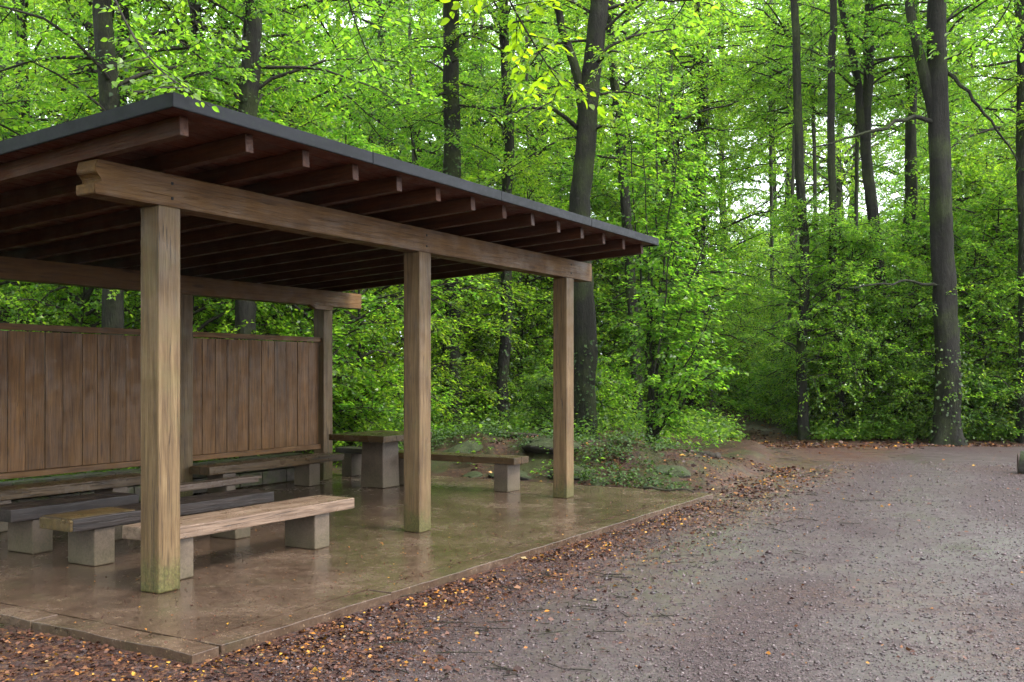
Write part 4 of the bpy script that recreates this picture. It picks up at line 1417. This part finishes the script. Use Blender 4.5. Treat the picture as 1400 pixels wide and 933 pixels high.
n = 420
q = rg.uniform(0, 1, n)
y = np.where(q < 0.5, rg.uniform(3.8, 14, n), rg.uniform(14, 26, n))
x = np.where(q < 0.5, np.interp(y, [3.8, 5.6, 13], [-1.2, -1.0, 2.6]) + rg.normal(0.5, 0.7, n), left_edge(y) + rg.normal(-0.3, 1.0, n))
u_, v_ = to_uv(x, y)
ok = (v_ < -1.45) | (u_ > 8.0)
x, y = x[ok], y[ok]
n = len(x)
a = rg.uniform(0, 6.28, n)
L = rg.uniform(0.05, 0.32, n)
d = np.stack([np.cos(a), np.sin(a), np.zeros(n)], 1) * L[:, None]
c = np.stack([x, y, terrain(x, y) + 0.012], 1)
mid_ = c + d * 0.5 + rg.normal(0, 0.012, (n, 3)) * np.array([1, 1, 0.5])
V, F = tubes(np.stack([c, mid_, c + d], 1), np.tile([0.004, 0.0035, 0.002], (n, 1)), 4)
setting(obj('fallen_twigs', npmesh('fallen_twigs', V, F, M['twig'])), 'stuff')


def stonemat():
    b = NB('gravel_stone')
    r = b.n('NewGeometry').outputs['Random Per Island']
    col = b.ramp(r, [(0.0, (0.006, 0.0035, 0.0036)), (0.5, (0.036, 0.0205, 0.021)), (0.8, (0.066, 0.042, 0.043)), (0.96, (0.095, 0.07, 0.07)), (1.0, (0.15, 0.12, 0.115))])
    return b.done(b.bsdf(col, 0.4, None, 0.5))


n = 64000
y = 3.4 + 15 * rg.uniform(0, 1, n) ** 1.5
x = rg.uniform(-0.25, 0.58, n) * y
u_, v_ = to_uv(x, y)
ok = (v_ < -1.5) & (road_mask(x, y) > 0.5)
x, y = x[ok], y[ok]
n = len(x)
z = terrain(x, y)
s_ = rg.lognormal(-5.1, 0.38, n) * (0.8 + y / 22)
oc = np.array([[1, 0, 0], [0, 1, 0], [-1, 0, 0], [0, -1, 0], [0, 0, 1], [0, 0, -1]], float)
V = oc[None] * (s_[:, None, None] * rg.uniform(0.6, 1.3, (n, 1, 3)) * np.array([1, 1, 0.7])) + rg.normal(0, 0.15, (n, 6, 3)) * s_[:, None, None]
a = rg.uniform(0, 6.28, n)
ca, sa = np.cos(a)[:, None], np.sin(a)[:, None]
V = np.stack([V[..., 0] * ca - V[..., 1] * sa, V[..., 0] * sa + V[..., 1] * ca, V[..., 2]], -1) + np.stack([x, y, z + s_ * 0.2], 1)[:, None]
of = np.array([[0, 1, 4], [1, 2, 4], [2, 3, 4], [3, 0, 4], [1, 0, 5], [2, 1, 5], [3, 2, 5], [0, 3, 5]])
F = (np.arange(n)[:, None, None] * 6 + of[None]).reshape(-1, 3)
setting(obj('gravel', npmesh('gravel', V.reshape(-1, 3), F, stonemat())), 'stuff')

# ------------------------------------------------------------------ boughs hanging into the top of the view: every leaf its own part
def blade_me(name, mat, s=1.0):
    """one beech leaf, 1 m long, folded along its midrib"""
    o = [(0, 0), (0.16, 0.2), (0.38, 0.31), (0.62, 0.27), (0.84, 0.13), (1, 0)]
    V = [(x, 0, -0.12 * x * x) for x, _ in o]
    k = len(o)
    V += [(x, y_, -0.12 * x * x + 0.28 * y_) for x, y_ in o[1:-1]] + [(x, -y_, -0.12 * x * x + 0.28 * y_) for x, y_ in o[1:-1]]
    V = [(x * s, y_ * s, z_ * s) for x, y_, z_ in V]
    me = bpy.data.meshes.new(name)
    up = [k + i for i in range(4)]
    dn = [k + 4 + i for i in range(4)]
    f = []
    for rim, flip in ((up, False), (dn, True)):
        q = [(0, 1, rim[0])] + [(i + 1, i + 2, rim[i + 1], rim[i]) for i in range(3)] + [(4, 5, rim[3])]
        f += [t_[::-1] if flip else t_ for t_ in q]
    me.from_pydata(V, [], f)
    me.materials.append(mat)
    return me


BL = {c: blade_me('leaf', M[c]) for c in ('leaf', 'leaf_gold')}


def bough(label, path, ntw, nl, tl, size, leafc, seed, thick=0.016):
    r = np.random.default_rng(seed)
    P = trunk_path(path, 20)
    org = P[0].copy()
    P = P - org
    t = thing('hanging_bough', label, 'branch', tuple(org))
    V, F = tubes(P[None], np.linspace(thick, 0.003, 20)[None], 6)
    obj('stem', npmesh('stem', V, F, M['twig'], True), t)
    tw = []
    for i in range(ntw):
        q = 0.15 + 0.85 * (i + r.uniform(0, 1)) / ntw
        c = np.array([np.interp(q * 19, np.arange(20), P[:, k_]) for k_ in range(3)])
        tan = P[min(19, int(q * 19) + 1)] - P[max(0, int(q * 19) - 1)]
        tan /= np.linalg.norm(tan) + 1e-9
        sd_ = np.cross(tan, [0, 0, 1])
        sd_ /= np.linalg.norm(sd_) + 1e-9
        d = tan * r.uniform(0.1, 0.6) + sd_ * (1 if i % 2 else -1) * r.uniform(0.5, 1.1) + np.array([0, r.uniform(-0.5, 0.5), r.uniform(-0.25, 0.3)])
        d /= np.linalg.norm(d)
        L = tl * r.uniform(0.5, 1.2)
        e = c + d * L + np.array([0, 0, -0.12 * L])
        tw.append([c, (c + e) / 2 + np.array([0, 0, 0.03 * L]), e])
        for k_ in range(nl):
            f = (k_ + r.uniform(0.2, 1)) / nl
            p = c + (e - c) * f + r.normal(0, 0.012, 3)
            ld = d * r.uniform(0.4, 0.9) + np.cross(d, [0, 0, 1]) * (1 if k_ % 2 else -1) * r.uniform(0.4, 1) + np.array([0, 0, -r.uniform(0.0, 0.6)])
            ld /= np.linalg.norm(ld)
            no = np.array([0, 0, 1]) + r.normal(0, 0.45, 3)
            y_ = np.cross(no, ld)
            y_ /= np.linalg.norm(y_) + 1e-9
            z_ = np.cross(ld, y_)
            s = size * r.uniform(0.65, 1.2)
            o = obj('leaf', BL[leafc], t)
            o.matrix_local = Matrix(((ld[0] * s, y_[0] * s, z_[0] * s, p[0]), (ld[1] * s, y_[1] * s, z_[1] * s, p[1]), (ld[2] * s, y_[2] * s, z_[2] * s, p[2]), (0, 0, 0, 1)))
    V, F = tubes(np.array(tw), np.tile([0.0045, 0.003, 0.0015], (len(tw), 1)), 3)
    setting(obj('twigs', npmesh('twigs', V, F, M['twig'], True), t), 'stuff')
    return t


bough('bright yellow-green bough hanging from the top of the picture, left of the great forked beech', [at(560, 5.2, -330), at(640, 5.4, -120), at(690, 5.6, -10), at(735, 5.7, 70), at(768, 5.8, 118)], 33, 9, 0.42, 0.068, 'leaf_gold', 601)
bough('leafy bough hanging from the top of the picture above the middle of the roof edge', [at(430, 7.0, -260), at(455, 7.3, -90), at(478, 7.6, 10), at(500, 7.8, 70), at(520, 8.0, 105)], 24, 10, 0.55, 0.064, 'leaf', 602)
bough('leafy bough drooping over the near corner of the shelter roof', [at(60, 6.2, -260), at(130, 6.1, -60), at(180, 6.0, 50), at(225, 5.8, 105), at(262, 5.6, 125)], 26, 10, 0.36, 0.05, 'leaf', 603)
bough('leafy bough high above the roof, between the two straight grey trunks', [at(210, 8.5, -240), at(240, 8.8, -60), at(262, 9.1, 20), at(285, 9.3, 70)], 24, 10, 0.6, 0.064, 'leaf', 604)
bough('leafy bough at the top of the picture, right of the great forked beech', [at(980, 8.0, -220), at(960, 8.3, -60), at(935, 8.6, 10), at(905, 8.9, 45)], 24, 9, 0.6, 0.064, 'leaf', 605)
bough('leafy bough hanging into the top right corner of the picture', [at(1440, 8.0, -240), at(1410, 8.4, -70), at(1375, 8.7, 20), at(1340, 9.0, 60)], 24, 9, 0.6, 0.064, 'leaf', 606)

# ------------------------------------------------------------------ damp air
bm = bmesh.new()
bmesh.ops.create_cube(bm, size=1)
for q in bm.verts:
    q.co = Vector((q.co.x * 1300, q.co.y * 1300, 46.0 if q.co.z > 0 else -4.0))
hm = bpy.data.materials.new('haze')
hm.use_nodes = True
for n_ in list(hm.node_tree.nodes):
    hm.node_tree.nodes.remove(n_)
ho = hm.node_tree.nodes.new('ShaderNodeOutputMaterial')
hv = hm.node_tree.nodes.new('ShaderNodeVolumePrincipled')
hv.inputs['Color'].default_value = (0.9, 0.93, 0.95, 1)
hv.inputs['Density'].default_value = 0.0001
hm.node_tree.links.new(hv.outputs[0], ho.inputs['Volume'])
setting(obj('haze', from_bm('haze', bm, hm)), 'stuff')
